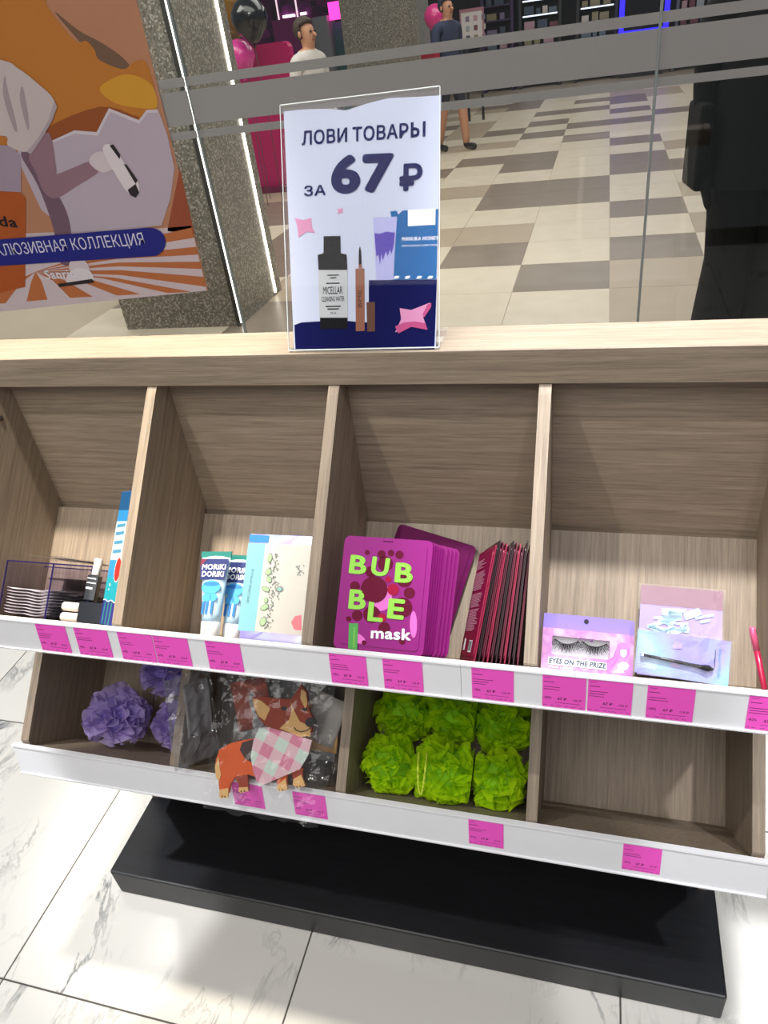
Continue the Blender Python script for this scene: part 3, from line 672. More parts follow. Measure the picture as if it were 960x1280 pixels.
# holographic box
silver = holo('silver_holo_foil', ['#8f95a5', '#a9afbd', '#9a8fd0', '#b7bcc6', '#5f8fd8'], 9, 0.22, 0.7); aqua = plain('aqua_card', '#7fb9c4', 0.4); ivory = plain('ivory_card', '#c6c1b9', 0.45)  # silver foil's rainbow sheen is painted as fixed tints
M = at(BU, -0.4155, 0.150, 0.0008, 0.0, 0.0, -0.01)
hb = thing('gift_box', 'silver holographic box with aqua strip and ivory panel of jewel stickers', 'box', M)
bm = box(BM(), -0.0545, 0.0545, 0.0, 0.022, 0, 0.1535); bevel(bm, 0.0008, 1); obj('box_body', bm, silver, hb, M)
P = front(M, 0.0003); zb_ = zz(230, 640, 5.3333)
art(hb, 'aqua_strip', aqua, P, [zb_((430, 205), (545, 212), (472, 795), (358, 790))], 0.0001)
art(hb, 'holo_patch', plain('blue_holo_print', '#2f7fe6', 0.3), P, [zb_((440, 150), (570, 158), (560, 206), (436, 200))], 0.0003)
art(hb, 'violet_patch', plain('violet_holo_print', '#8f86dd', 0.3), P, [zb_((372, 852), (420, 835), (520, 800), (522, 808), (440, 850))], 0.0003)
IP = [(545, 212), (880, 222), (850, 832), (472, 795)]
art(hb, 'ivory_panel', ivory, P, [zb_(*IP)], 0.0004)
gemg = plain('green_gem', '#9db88a', 0.15, var=0.2, scale=300); gemd = plain('grey_gem', '#7c807a', 0.2, 0.3, var=0.3, scale=400); gemt = plain('teal_gem', '#7fa9a2', 0.15)
gs = [(575, 308, 17, 34, 0.2), (565, 400, 22, 26, 0.6), (570, 450, 18, 26, -0.4), (548, 515, 30, 18, 0.4), (548, 590, 16, 18, 0.3), (540, 635, 34, 20, -0.5), (530, 730, 24, 36, 0.4), (640, 515, 26, 22, 0.0)]
art(hb, 'leaf_gem', gemg, P, [zb_(*ell(a, b, c*0.8, d*0.8, e, 10)) for a, b, c, d, e in gs[:7]], 0.0006, solid=0.0012)
art(hb, 'gem_rim', gemd, P, [zb_(*ell(a, b, c, d, e, 12)) for a, b, c, d, e in gs], 0.0005, solid=0.0002)
rg = random.Random(11); dots = []
for q in range(120):
    f = rg.random(); cy = 275 + 500*f; cx = 615 - 60*f + rg.gauss(0, 16) + 60*math.exp(-((cy-520)/60)**2)*rg.random()
    dots.append(zb_(*ell(cx, cy, rg.uniform(3, 7), None, 0, 6)))
for q in range(16): dots.append(zb_(*ell(770 + rg.gauss(0, 12), rg.uniform(320, 430), 5, None, 0, 6)))
art(hb, 'small_gem', gemd, P, dots, 0.0005, solid=0.0008)
art(hb, 'teal_gem_piece', gemt, P, [zb_(*ell(640, 515, 16, 14, 0, 8))], 0.0008, solid=0.001)
art(hb, 'pink_sticker', plain('coral_sticker', '#d9707c', 0.4), P, [zb_((715, 735), (740, 695), (785, 685), (784, 790), (735, 785))], 0.0006)
(xa, ya), (xb, yb) = zb_((432, 608), (470, 378)); Mx, L = P.frame(xa, ya, xb, yb, 0.0004); text(hb, 'UNICORNS APPROVE', plain('slate_print', '#5f7f8c', 0.5), Mx, w=L, h=0.0042)

# eyelash boxes
lav = plain('lavender_card', '#8672d4', 0.4, var=0.03); rosy = holo('rosy_marbled_print', ['#c283b0', '#d8a6c6', '#b274b0', '#cc94b8'], 40, 0.35, 0.0); lash_bg = plain('pale_grey_tray', '#c4c6c6', 0.35); lashm = plain('black_lash', '#141416', 0.5); hot = plain('orchid_print', '#d873c8', 0.4); hotd = plain('plum_line_print', '#7d3a8a', 0.4)
slate = plain('slate_blue_lettering', '#4a5568', 0.5)
def lash_box(x, n, lab, full):
    M = at(BU, x, n, 0.0008, 0, 0, 0.012)
    t = thing('eyelash_box', lab, 'eyelash box', M, 'eyelash boxes in the fourth upper bin')
    bm = BM(); pts = rpoly(0.1050, 0.0705, 0.0015, 2)
    prism_y(bm, pts, 0.0, 0.0012); obj('back_card', bm, lav, t, M)
    obj('hang_hole', lathe(BM(), [(0.0030, 0), (0.0030, 0.0008)], 14, M.inverted() @ M @ T(0, 0.0002, 0.0640) @ RX(PI/2)), ink, t, M)
    # body is a shallow box with a window cut in its face
    x0, x1, z0, z1 = -0.0520, 0.0520, 0.0, 0.0520; wx0, wx1, wz0, wz1 = -0.0400, 0.0290, 0.0195, 0.0425; d = 0.0100
    bm = BM()
    box(bm, x0, wx0, -d, 0, z0, z1); box(bm, wx1, x1, -d, 0, z0, z1); box(bm, wx0, wx1, -d, 0, z0, wz0); box(bm, wx0, wx1, -d, 0, wz1, z1)
    obj('box_face', bm, rosy, t, M)
    obj('lash_tray', box(BM(), wx0, wx1, -0.0015, -0.0005, wz0, wz1), lash_bg, t, M)
    if not full: return
    for cx in (-0.0225, 0.0110):
        bm = BM(); wd = 0.0145
        band = [Vector((cx + wd*u, -0.0045, 0.0385 - 0.0050*(1-u*u))) for u in [q/8-1 for q in range(17)]]
        tube(bm, band, 0.0008, 5)
        for q in range(19):
            u = q/9-1; p = Vector((cx + wd*u, -0.0045, 0.0385 - 0.0050*(1-u*u))); L = 0.0105 if q % 2 else 0.0080; a = u*0.75
            tip = p + Vector((math.sin(a)*L, -0.0030, -math.cos(a)*L)); mid = (p+tip)/2 + Vector((-0.0006*u, -0.0008, -0.0006))
            tube(bm, [p, mid, tip], [0.0008, 0.0006, 0.00025], 4)
        obj('false_lash', bm, lashm, t, M)
    obj('window_film', box(BM(), wx0, wx1, -d+0.0004, -d+0.0007, wz0, wz1), acryl_m, t, M)
    P = front(M, d+0.0002)
    art(t, 'title_strip', white_p, P, [[(-0.0435, 0.0070), (0.0265, 0.0070), (0.0265, 0.0160), (-0.0435, 0.0160)]], 0.0005, px=False)
    text(t, 'EYES ON THE PRIZE', slate, P.M @ T(-0.0425, 0.0085, 0.0008), w=0.068, h=0.0066, bold=0.045, slant=0.12)
    text(t, 'FALSE LASHES', white_p, P.M @ T(-0.0425, 0.0030, 0.0004), w=0.030, h=0.0026, bold=0.01)
    zl = zz(680, 780, 8.0)
    art(t, 'brand_script', hotd, P, [zl(*stroke([(340, 165), (375, 125), (350, 160), (395, 150), (420, 140), (405, 165), (440, 160), (465, 145), (455, 172), (490, 160), (498, 140), (480, 180)], 5))], 0.0004)
    art(t, 'printed_hair', hot, P, [smooth(zl((735, 205), (790, 185), (845, 205), (862, 270), (842, 330), (765, 335), (735, 360), (720, 400), (690, 440), (650, 475), (618, 440), (560, 405), (510, 395), (500, 375), (590, 362), (680, 338), (715, 270))),
        smooth(zl((845, 380), (866, 400), (860, 480), (810, 488), (795, 460), (830, 440)))], 0.0001)
    art(t, 'printed_hair_strand', hotd, P, [zl(*stroke([(720, 260), (700, 330), (640, 380), (560, 392)], 5)), zl(*stroke([(740, 300), (720, 370), (670, 430)], 4)), zl(*stroke([(850, 250), (835, 320), (820, 345)], 4))], 0.0003)
    art(t, 'printed_figure', white_p, P, [smooth(zl((745, 400), (800, 380), (845, 410), (830, 450), (790, 470), (800, 488), (690, 486), (710, 470), (740, 450))), smooth(zl((770, 260), (820, 262), (822, 310), (795, 335), (768, 310)))], 0.0003)
lash_box(0.0035, 0.150, 'pink eyelash box with lavender header and EYES ON THE PRIZE title', True)
lash_box(0.0100, 0.128, 'eyelash box tucked behind the one with the title, only its lavender edge showing', False)
# film-wrapped cards
def sleeve(w, h, seed, d=0.0025, nx=10, nz=8, lift=0.0):
    """crumpled clear film sleeve, open shell around a card"""
    bm = BM(); r = random.Random(seed)
    for side in (-1, 1):
        g = [[bm.verts.new((-w/2 + w*i/nx, side*(0.0009 + (0 if i in (0, nx) or j in (0, nz) else d*r.random())) - lift, h*j/nz)) for i in range(nx+1)] for j in range(nz+1)]
        for j in range(nz):
            for i in range(nx): bm.faces.new((g[j][i], g[j][i+1], g[j+1][i+1], g[j+1][i]))
    return bm
M = at(BU, 0.1275, 0.0290, 0.0028, 0, -0.02, 0.02)
t = thing('sticker_card', 'dusty pink and lilac card with silvery sticker flakes in clear film, leaning at the back', 'card', M)
lilac = plain('lilac_card', '#a592c8', 0.4); dusty = plain('dusty_pink_card', '#94707e', 0.45)
obj('card', box(BM(), -0.053, 0.053, -0.0006, 0.0006, 0, 0.1235), lilac, t, M)
obj('pink_band', box(BM(), -0.053, 0.053, -0.0009, -0.0006, 0.0970, 0.1235), dusty, t, M)
P = front(M, 0.0010); rf = random.Random(4); flake = plain('silver_flake', '#b4d3e2', 0.3, 0.2, var=0.15, scale=200)
fl = []
for q in range(22):
    cx, cz = rf.uniform(-0.032, 0.035), rf.uniform(0.062, 0.092); a = rf.uniform(-0.5, 0.5); l, w_ = rf.uniform(0.003, 0.014), rf.uniform(0.001, 0.005)
    fl.append([(cx + l*math.cos(a)*s1 - w_*math.sin(a)*s2, cz + l*math.sin(a)*s1 + w_*math.cos(a)*s2) for s1, s2 in ((-1, -1), (1, -1), (1, 1), (-1, 1))])
art(t, 'sticker_flake', flake, P, fl, 0.0006, px=False, solid=0.0004)
obj('film_sleeve', sleeve(0.112, 0.126, 2, 0.0008, 10, 8, 0.0006), film2_m, t, M, False)
M = at(BU, 0.1195, 0.1180, 0.0045, 0, 0, 0.06)
t = thing('brush_pack', 'pale blue and lilac card holding a small black makeup brush in clear film', 'brush', M)
bluecard = holo('blue_lilac_sheen', ['#5faec6', '#86b4d2', '#9084cc', '#7c96d0', '#62b4c4'], 7, 0.35, 0.0)  # iridescent sheen of the card is painted as blue and lilac tints
obj('card', box(BM(), -0.0545, 0.0545, -0.0006, 0.0006, 0, 0.0545), bluecard, t, M)
P = front(M, 0.0008)
art(t, 'printed_dot', white_p, P, [ell(-0.052 + 0.0024*i + 0.0012*(j % 2), 0.008 + 0.0022*j, 0.0006, None, 0, 5) for i in range(13) for j in range(19) if i + j*0.35 < 13 - abs(j-9)*0.4], 0.0002, px=False, joined=True)
art(t, 'card_tab', lilac, P, [[(-0.013, 0.014), (-0.003, 0.013), (-0.001, 0.022), (-0.011, 0.026)], [(-0.012, 0.036), (-0.002, 0.037), (-0.001, 0.044), (-0.011, 0.046)]], 0.0003, px=False, solid=0.0006)
bm = BM(); tube(bm, [(-0.049, -0.0045, 0.0230), (-0.020, -0.0045, 0.0215), (0.004, -0.0045, 0.0200), (0.008, -0.0045, 0.0195)], [0.0018, 0.0021, 0.0022, 0.0020], 10); obj('brush_handle', bm, plain('black_lacquer', '#101012', 0.25, coat=0.5), t, M, True)
bm = BM(); tube(bm, [(0.007, -0.0045, 0.0196), (0.020, -0.0045, 0.0188), (0.030, -0.0045, 0.0182), (0.0365, -0.0045, 0.0178)], [0.0019, 0.0026, 0.0042, 0.0012], 10); obj('brush_head', bm, plain('black_bristle', '#17161a', 0.9, bump=0.6, scale=600), t, M, True)
obj('ferrule_mark', box(BM(), -0.0485, -0.0455, -0.0068, -0.0060, 0.0215, 0.0245), white_p, t, M)
Mx = P.M @ T(0.0445, 0.0080, 0.0003) @ RZ(PI/2); text(t, 'UNICORNS APPROVE', plain('steel_blue_print', '#5d93ad', 0.5), Mx, w=0.036, h=0.0032); art(t, 'small_print', ink, P, [[(0.0370, 0.020), (0.0380, 0.020), (0.0380, 0.042), (0.0370, 0.042)]], 0.0003, px=False)
obj('film_sleeve', sleeve(0.113, 0.057, 6, 0.0012, 12, 7, 0.0055), film2_m, t, M)
# pink pen by the right wall
a_, b_ = BU @ Vector((0.2195, -0.095, 0.001)), BU @ Vector((0.2040, -0.100, 0.0765)); d_ = (b_-a_)
Q = d_.to_track_quat('Z', 'Y').to_matrix().to_4x4(); Q.translation = a_
t = thing('pink_pen', 'crimson and pink makeup pen leaning on the right end wall of the bin', 'pen', Q); L = d_.length
obj('barrel', lathe(BM(), [(0.0030, 0), (0.0036, 0.002), (0.0038, L*0.62)], 14), plain('crimson_barrel', '#a8153f', 0.3, coat=0.4), t, Q, True)
obj('pen_cap', lathe(BM(), [(0.0040, L*0.62), (0.0040, L-0.003), (0.0030, L)], 14), plain('pink_barrel', '#d9587e', 0.3, coat=0.4), t, Q, True)
text(t, 'KISS', white_p, Q @ T(-0.0042, 0, 0.022) @ RZ(-PI/2) @ RX(PI/2) @ RZ(PI/2), h=0.003) if False else None

# ------------------------------------------------------------------ first upper bin
vio = plain('violet_acrylic_edge', '#241a4e', 0.2)
M = at(BU, -0.8480, 0.0590, 0.0005)
t = thing('acrylic_tray', 'clear two-part acrylic tray with dark violet edges in the first bin', 'tray', M)
TW, TD, TH2 = 0.168, 0.088, 0.0900      # width, depth, height
x0, x1 = -0.084, 0.084; y0, y1 = -0.046, 0.042; th = 0.0016
obj('tray_floor', box(BM(), x0, x1, y0, y1, 0, th), smoke_m, t, M)
for nm, b in (('front_wall', (x0, x1, y0, y0+th)), ('back_wall', (x0, x1, y1-th, y1)), ('side_wall', (x0, x0+th, y0+th, y1-th)), ('side_wall', (x1-th, x1, y0+th, y1-th)), ('partition', (0.008, 0.008+th, y0+th, y1-th))):
    obj(nm, box(BM(), *b, th, TH2), smoke_m, t, M)
for b in ((x0-0.0005, x1+0.0005, y0-0.0006, y0+0.0012, TH2, TH2+0.0022), (0.0075, 0.0105, y0-0.0006, y0, 0, TH2), (x0-0.0006, x0+0.0012, y0-0.0006, y0+0.0012, 0, TH2), (x1-0.0012, x1+0.0006, y0-0.0006, y0+0.0012, 0, TH2), (x0, x1, y1-0.001, y1+0.001, TH2, TH2+0.0018)):
    obj('edge_strip', box(BM(), *b), vio, t, M)
def wavy_pouch(w, d, seed, amp=0.002, t_=0.0022):
    bm = BM(); r = random.Random(seed); ph = r.random()*6; nx, ny = 14, 4; f = lambda u, v: amp*math.sin(u*5.5+ph)*(0.6+0.4*v) + amp*0.6*math.sin(u*11+ph*2)
    g = {}
    for s in (0, 1):
        for i in range(nx+1):
            for j in range(ny+1):
                u, v = i/nx, j/ny; e = 0.0 if i in (0, nx) or j in (0, ny) else 1.0
                g[s, i, j] = bm.verts.new((w*(u-0.5), d*(v-0.5), f(u, v) + (s-0.5)*t_*(0.25+0.75*e)))
    for s in (0, 1):
        for i in range(nx):
            for j in range(ny):
                q = [g[s, i, j], g[s, i+1, j], g[s, i+1, j+1], g[s, i, j+1]]; bm.faces.new(q if s else q[::-1])
    for i in range(nx):
        for j in (0, ny): bm.faces.new([g[0, i, j], g[0, i+1, j], g[1, i+1, j], g[1, i, j]])
    for j in range(ny):
        for i in (0, nx): bm.faces.new([g[0, i, j], g[0, i, j+1], g[1, i, j+1], g[1, i, j]])
    bmesh.ops.recalc_face_normals(bm, faces=bm.faces[:]); return bm
pw = plain('pearl_white_pouch', '#dcd8d2', 0.35, var=0.06, scale=15); pb = plain('black_pouch', '#201e22', 0.3, var=0.2, scale=20)
rp = random.Random(8)
for k in range(9):
    Mk = M @ T(-0.0380 + rp.uniform(-0.001, 0.001), -0.002 + rp.uniform(-0.001, 0.001), 0.0062 + k*0.0050)
    o = obj('pouch', wavy_pouch(0.082, 0.076, 3), pw, None, Mk, True)
    tag(o, 'pearl white pouch lying %s from the bottom of its stack in the tray' % ORD[k], 'pouch', 'white pouches stacked in the tray')
for k in range(8):
    Mk = M @ T(0.0462 + rp.uniform(-0.001, 0.001), -0.002, 0.0062 + k*0.0052)
    o = obj('pouch', wavy_pouch(0.066, 0.076, 41, 0.0016), pb, None, Mk, True)
    tag(o, 'black pouch lying %s from the bottom of its stack in the tray' % ORD[k], 'pouch', 'black pouches stacked in the tray')
Mk = M @ T(0.012, -0.006, TH2+0.0115) @ RY(0.05)
t = thing('blister_pack', 'clear film pack with black pieces lying across the tray rim', 'pack', Mk)
obj('film', wavy_pouch(0.125, 0.075, 77, 0.0012, 0.0045), film_m, t, Mk, True)
obj('black_insert', wavy_pouch(0.078, 0.060, 77, 0.0008, 0.0020), pb, t, Mk @ T(0.018, 0, 0), True)
# polish bottles
navyb = plain('dark_navy_bottle', '#11151f', 0.25, coat=0.4); wcap = plain('ivory_cap', '#e6ddd6', 0.35)
def polish(M, lab):
    t = thing('polish_bottle', lab, 'bottle', M, 'nail polish bottles in the first bin')
    bm = box(BM(), -0.0115, 0.0115, -0.0085, 0.0085, 0, 0.050); bevel(bm, 0.0022, 2); obj('bottle_body', bm, navyb, t, M)
    obj('cap', lathe(BM(), [(0.0078, 0.0505), (0.0082, 0.0520), (0.0082, 0.0820), (0.0070, 0.0835)], 18), wcap, t, M, True)
    return t
t = polish(at(BU, -0.7400, 0.1300, 0.0365, 0.15, 0, 0.06) @ Matrix.Scale(0.80, 4), 'dark nail polish bottle with ivory cap standing upright on the lying ones')
P = front(wm(t), 0.0088)
art(t, 'small_print', white_p, P, [[(-0.008, z), (-0.008+w, z), (-0.008+w, z+h_), (-0.008, z+h_)] for z, w, h_ in ((0.034, 0.014, 0.0016), (0.027, 0.015, 0.0016), (0.018, 0.011, 0.0030))], 0.0002, px=False, joined=True)
for a, lab in ((0.0090, 'dark nail polish bottle lying with ivory cap outward, lowest of the pair'), (0.0250, 'dark nail polish bottle lying with ivory cap outward, on top of another')):
    polish(at(BU, -0.7085, 0.1300, a) @ RZ(0.12) @ RY(-PI/2) @ Matrix.Scale(0.86, 4), lab)
# toothbrush pack against the divider
M = at(BU, -0.6900, 0.1500, 0.0030) @ RZ(math.radians(-32)) @ RY(math.radians(2.5))
t = thing('hanging_pack', 'tall blue and teal hanging pack with a red spot, leaning on the divider', 'pack', M)
card = obj('card', flat_pack(0.046, 0.205, 0.0030, 0.003, 0), plain('sky_blue_card', '#2f86c0', 0.35), t, M)
P = front(M, 0.0016)
for nm, c, z0, z1, h_ in (('header', '#174e7c', 0.176, 0.2045, 0.0002), ('white_field', '#bcd8e6', 0.098, 0.158, 0.0002), ('blue_field', '#2b8fd0', 0.072, 0.098, 0.0002), ('teal_field', '#1f9fae', 0.036, 0.072, 0.0002), ('indigo_field', '#2f2c84', 0.0005, 0.036, 0.0002)):
    art(card, nm, plain('pack_'+nm, c, 0.4), P, [[(-0.0228, z0), (0.0228, z0), (0.0228, z1), (-0.0228, z1)]], h_, px=False)
art(card, 'wave_line', white_p, P, [stroke([(-0.0228+0.0114*q/2, 0.036+0.0014*math.sin(q*1.5)) for q in range(9)], 0.0014)], 0.0004, px=False)
art(card, 'red_spot', plain('red_spot_print', '#b32a22', 0.4), P, [ell(0.012, 0.084, 0.0105, 0.0180)], 0.0006, px=False)
art(card, 'spot_rim', white_p, P, [ell(0.012, 0.084, 0.0120, 0.0196)], 0.0004, px=False)
art(card, 'stripe', plain('jade_stripe_print', '#2f8f7a', 0.4), P, [[(xx, 0.001), (xx+0.004, 0.001), (xx+0.005, 0.034), (xx+0.001, 0.034)] for xx in (-0.016, -0.004, 0.008)], 0.0004, px=False)
art(card, 'bubble', white_p, P, [ell(-0.008, 0.060, 0.0020, 0.0024, 0, 10), ell(-0.009, 0.053, 0.0013, 0.0015, 0, 10)], 0.0004, px=False)
art(card, 'slogan', plain('steel_print', '#4f8fb0', 0.4), P, [[(-0.018, z), (0.012, z+0.002), (0.012, z+0.007), (-0.018, z+0.005)] for z in (0.108, 0.122, 0.136, 0.148)], 0.0004, px=False)

# ------------------------------------------------------------------ bath puffs
def puff_mesh(R, seed, squash=(1, 1, 1), count=38):
    bm = BM(); r = random.Random(seed)
    for q in range(count):
        ax = Vector((r.gauss(0, 1), r.gauss(0, 1), r.gauss(0, 1))).normalized(); e1 = ax.orthogonal().normalized(); e1.rotate(Matrix.Rotation(r.random()*6.28, 3, ax)); e2 = ax.cross(e1)
        arc = r.uniform(1.6, 3.0); off = r.uniform(-0.75, 0.75); nseg = 34; fr = r.uniform(6, 10); ph = r.random()*6; Rm = R*r.uniform(0.86, 1.02); rows = []
        for i in range(nseg+1):
            th = arc*(i/nseg-0.5); row = []
            for j, rr in enumerate((0.52, 0.78, 0.93, 1.0)):
                base = (e1*math.cos(th) + e2*math.sin(th))*math.sqrt(1-off*off*0.8) + ax*off
                wob = (0.04, 0.13, 0.22, 0.27)[j]*math.sin(fr*th+ph + 0.3*j) + 0.05*math.sin(2.3*fr*th+ph*3)*(j/3)
                p = (base.normalized()*rr + ax*wob)
                if p.length > 1.04: p = p.normalized()*1.04
                p = p*(Rm*(1 + 0.22*noise.noise(p*1.6 + Vector((seed, 0, 0))))); row.append(bm.verts.new((p.x*squash[0], p.y*squash[1], p.z*squash[2])))
            rows.append(row)
        for a, b in zip(rows, rows[1:]):
            for j in range(3): bm.faces.new((a[j], b[j], b[j+1], a[j+1]))
    return bm
core_v = plain('violet_net_core', '#8a78c4', 0.9); core_g = plain('green_net_core', '#86bd14', 0.9)
net_v = net('violet_netting', hexc('#cbb6f0')); net_g = net('lime_netting', hexc('#c4ee20'))
SPOTS = [(-0.8220, 0.1080, 0.0585, 0.060), (-0.7095, 0.0720, 0.0560, 0.052), (-0.7480, 0.0680, 0.1420, 0.056)]
def puff(Mb, x, n, a, R, seed, nm, cm, lab, grp, squash=(1, 1, 1)):
    M = Mb @ T(x, -n, a)
    t = thing('bath_puff', lab, 'bath puff', M, grp)
    bm = puff_mesh(R, seed, squash); k = max(q for q in range(4) if DX[q] < x); xa, xb = DX[k]+TH+0.003-x, DX[k+1]-0.003-x
    for v in bm.verts: v.co = Vector((min(max(v.co.x, xa), xb), min(v.co.y, n-0.003), max(v.co.z, 0.0025-a)))
    def press(verts, gap):
        for (ox, on, oa, oR) in SPOTS:
            d = Vector((ox-x, n-on, oa-a)); L = d.length
            if L < 1e-4 or L > 0.25: continue
            d /= L; lim = L*R/(R+oR) - gap
            for v in verts:
                k_ = v.co.dot(d)
                if k_ > lim: v.co -= d*(k_-lim)
    press(bm.verts, 0.0012)
    obj('netting', bm, nm, t, M, True)
    bm = BM(); bmesh.ops.create_icosphere(bm, subdivisions=3, radius=R*0.66)
    for v in bm.verts: v.co = Vector((v.co.x*squash[0], v.co.y*squash[1], v.co.z*squash[2]))*(1+0.10*noise.noise(v.co*60))
    press(bm.verts, 0.002)
    obj('core', bm, cm, t, M, True)
    return t, M
GV, GG = 'violet bath puffs in the first lower bin', 'lime green bath puffs in the third lower bin'
puff(BL, -0.8220, 0.1080, 0.0585, 0.0560, 1, net_v, core_v, 'violet netting bath puff lying clear at the front of its bin', GV, (1.18, 0.95, 0.98))
puff(BL, -0.7095, 0.0720, 0.0560, 0.0520, 2, net_v, core_v, 'violet netting bath puff squeezed against the divider', GV, (0.95, 1.1, 1.0))
puff(BL, -0.7480, 0.0680, 0.1420, 0.0540, 3, net_v, core_v, 'violet netting bath puff piled on top of the other two', GV, (1.15, 1.1, 0.85))
gp = [(-0.2920, 0.1200, 0.0455, 0.045, 'lime bath puff at the front beside the wooden divider nearer the dog towel', (1.0, 1.0, 0.95)), (-0.2020, 0.1300, 0.0500, 0.049, 'lime bath puff with a twisted yellow cord loop', (1.08, 0.9, 0.95)),
      (-0.1170, 0.1180, 0.0450, 0.044, 'lime bath puff at the front beside the empty bin', (1.0, 1.0, 0.95)), (-0.2880, 0.0600, 0.1200, 0.050, 'lime bath puff in the top row beside the divider nearer the dog towel', (1.0, 1.0, 0.9)),
      (-0.2050, 0.0620, 0.1300, 0.054, 'lime bath puff in the top row above the corded one', (1.1, 1.0, 0.9)), (-0.1230, 0.0600, 0.1250, 0.050, 'lime bath puff in the top row beside the empty bin', (1.0, 1.0, 0.95))]
SPOTS += [(x, n, a, R*1.13) for x, n, a, R, lab, sq in gp]
for i, (x, n, a, R, lab, sq) in enumerate(gp):
    t, M = puff(BL, x, n, a, R*1.13, 20+i, net_g, core_g, lab, GG, sq)
    if i == 1:
        for ph in (0, PI):
            pts = []
            for q in range(60):
                f = q/59.0; u = (f-0.5)*2
                x_ = -0.027 + 0.0065*u + 0.003*(1-abs(u)); z_ = 0.028 - 0.066*(1-u*u)**0.6 * 0.92
                tw = q*0.9 + ph
                pts.append((x_ + 0.0009*math.cos(tw), -0.047 + 0.0009*math.sin(tw) - 0.004*(1-u*u), z_))
            bm = BM(); tube(bm, pts, 0.0010, 5); obj('cord_strand', bm, plain('yellow_cord', '#c9dd3c', 0.5), t, M, True)

# ------------------------------------------------------------------ wrapped dog towels
zd = zz(220, 830, 4.3636)
PD = Plane(BL @ Vector((-0.46, -0.207, 0.0)), (1, 0, 0), BL.col[2].to_3d())
org = plain('orange_plush', '#d0561a', 0.7, var=0.12, scale=30); rust = plain('rust_plush', '#93361a', 0.7, var=0.1, scale=30); crm = plain('cream_plush', '#e0b070', 0.7); brn = plain('brown_plush', '#3e2a26', 0.7); blk = plain('black_plush', '#151314', 0.6)
def plaid():
    m, nt, b = new_mat('pink_plaid_cloth')
    tc = N(nt, 'ShaderNodeTexCoord'); mp = N(nt, 'ShaderNodeMapping'); mp.inputs['Scale'].default_value = (26, 26, 26); mp.inputs['Rotation'].default_value = (0, 0, 0.35)
    nt.links.new(tc.outputs['Object'], mp.inputs['Vector']); sx = N(nt, 'ShaderNodeSeparateXYZ'); nt.links.new(mp.outputs[0], sx.inputs[0])
    def st(o):
        f = N(nt, 'ShaderNodeMath', operation='FRACT'); g = N(nt, 'ShaderNodeMath', operation='GREATER_THAN'); g.inputs[1].default_value = 0.5
        nt.links.new(o, f.inputs[0]); nt.links.new(f.outputs[0], g.inputs[0]); return g.outputs[0]
    ad = N(nt, 'ShaderNodeMath', operation='ADD'); nt.links.new(st(sx.outputs[0]), ad.inputs[0]); nt.links.new(st(sx.outputs[1]), ad.inputs[1])
    hv = N(nt, 'ShaderNodeMath', operation='MULTIPLY'); hv.inputs[1].default_value = 0.5; nt.links.new(ad.outputs[0], hv.inputs[0])
    cr = N(nt, 'ShaderNodeValToRGB'); cr.color_ramp.interpolation = 'CONSTANT'; e = cr.color_ramp.elements; e.new(0.5)
    for i, (p, c) in enumerate(((0, '#cf7f98'), (0.25, '#d9b3bb'), (0.75, '#c3d3c8'))): e[i].position = p; e[i].color = S(hexc(c))
    nt.links.new(hv.outputs[0], cr.inputs['Fac']); nt.links.new(cr.outputs['Color'], b.inputs['Base Color']); b.inputs['Roughness'].default_value = 0.8
    return m
plaid_m = plaid()
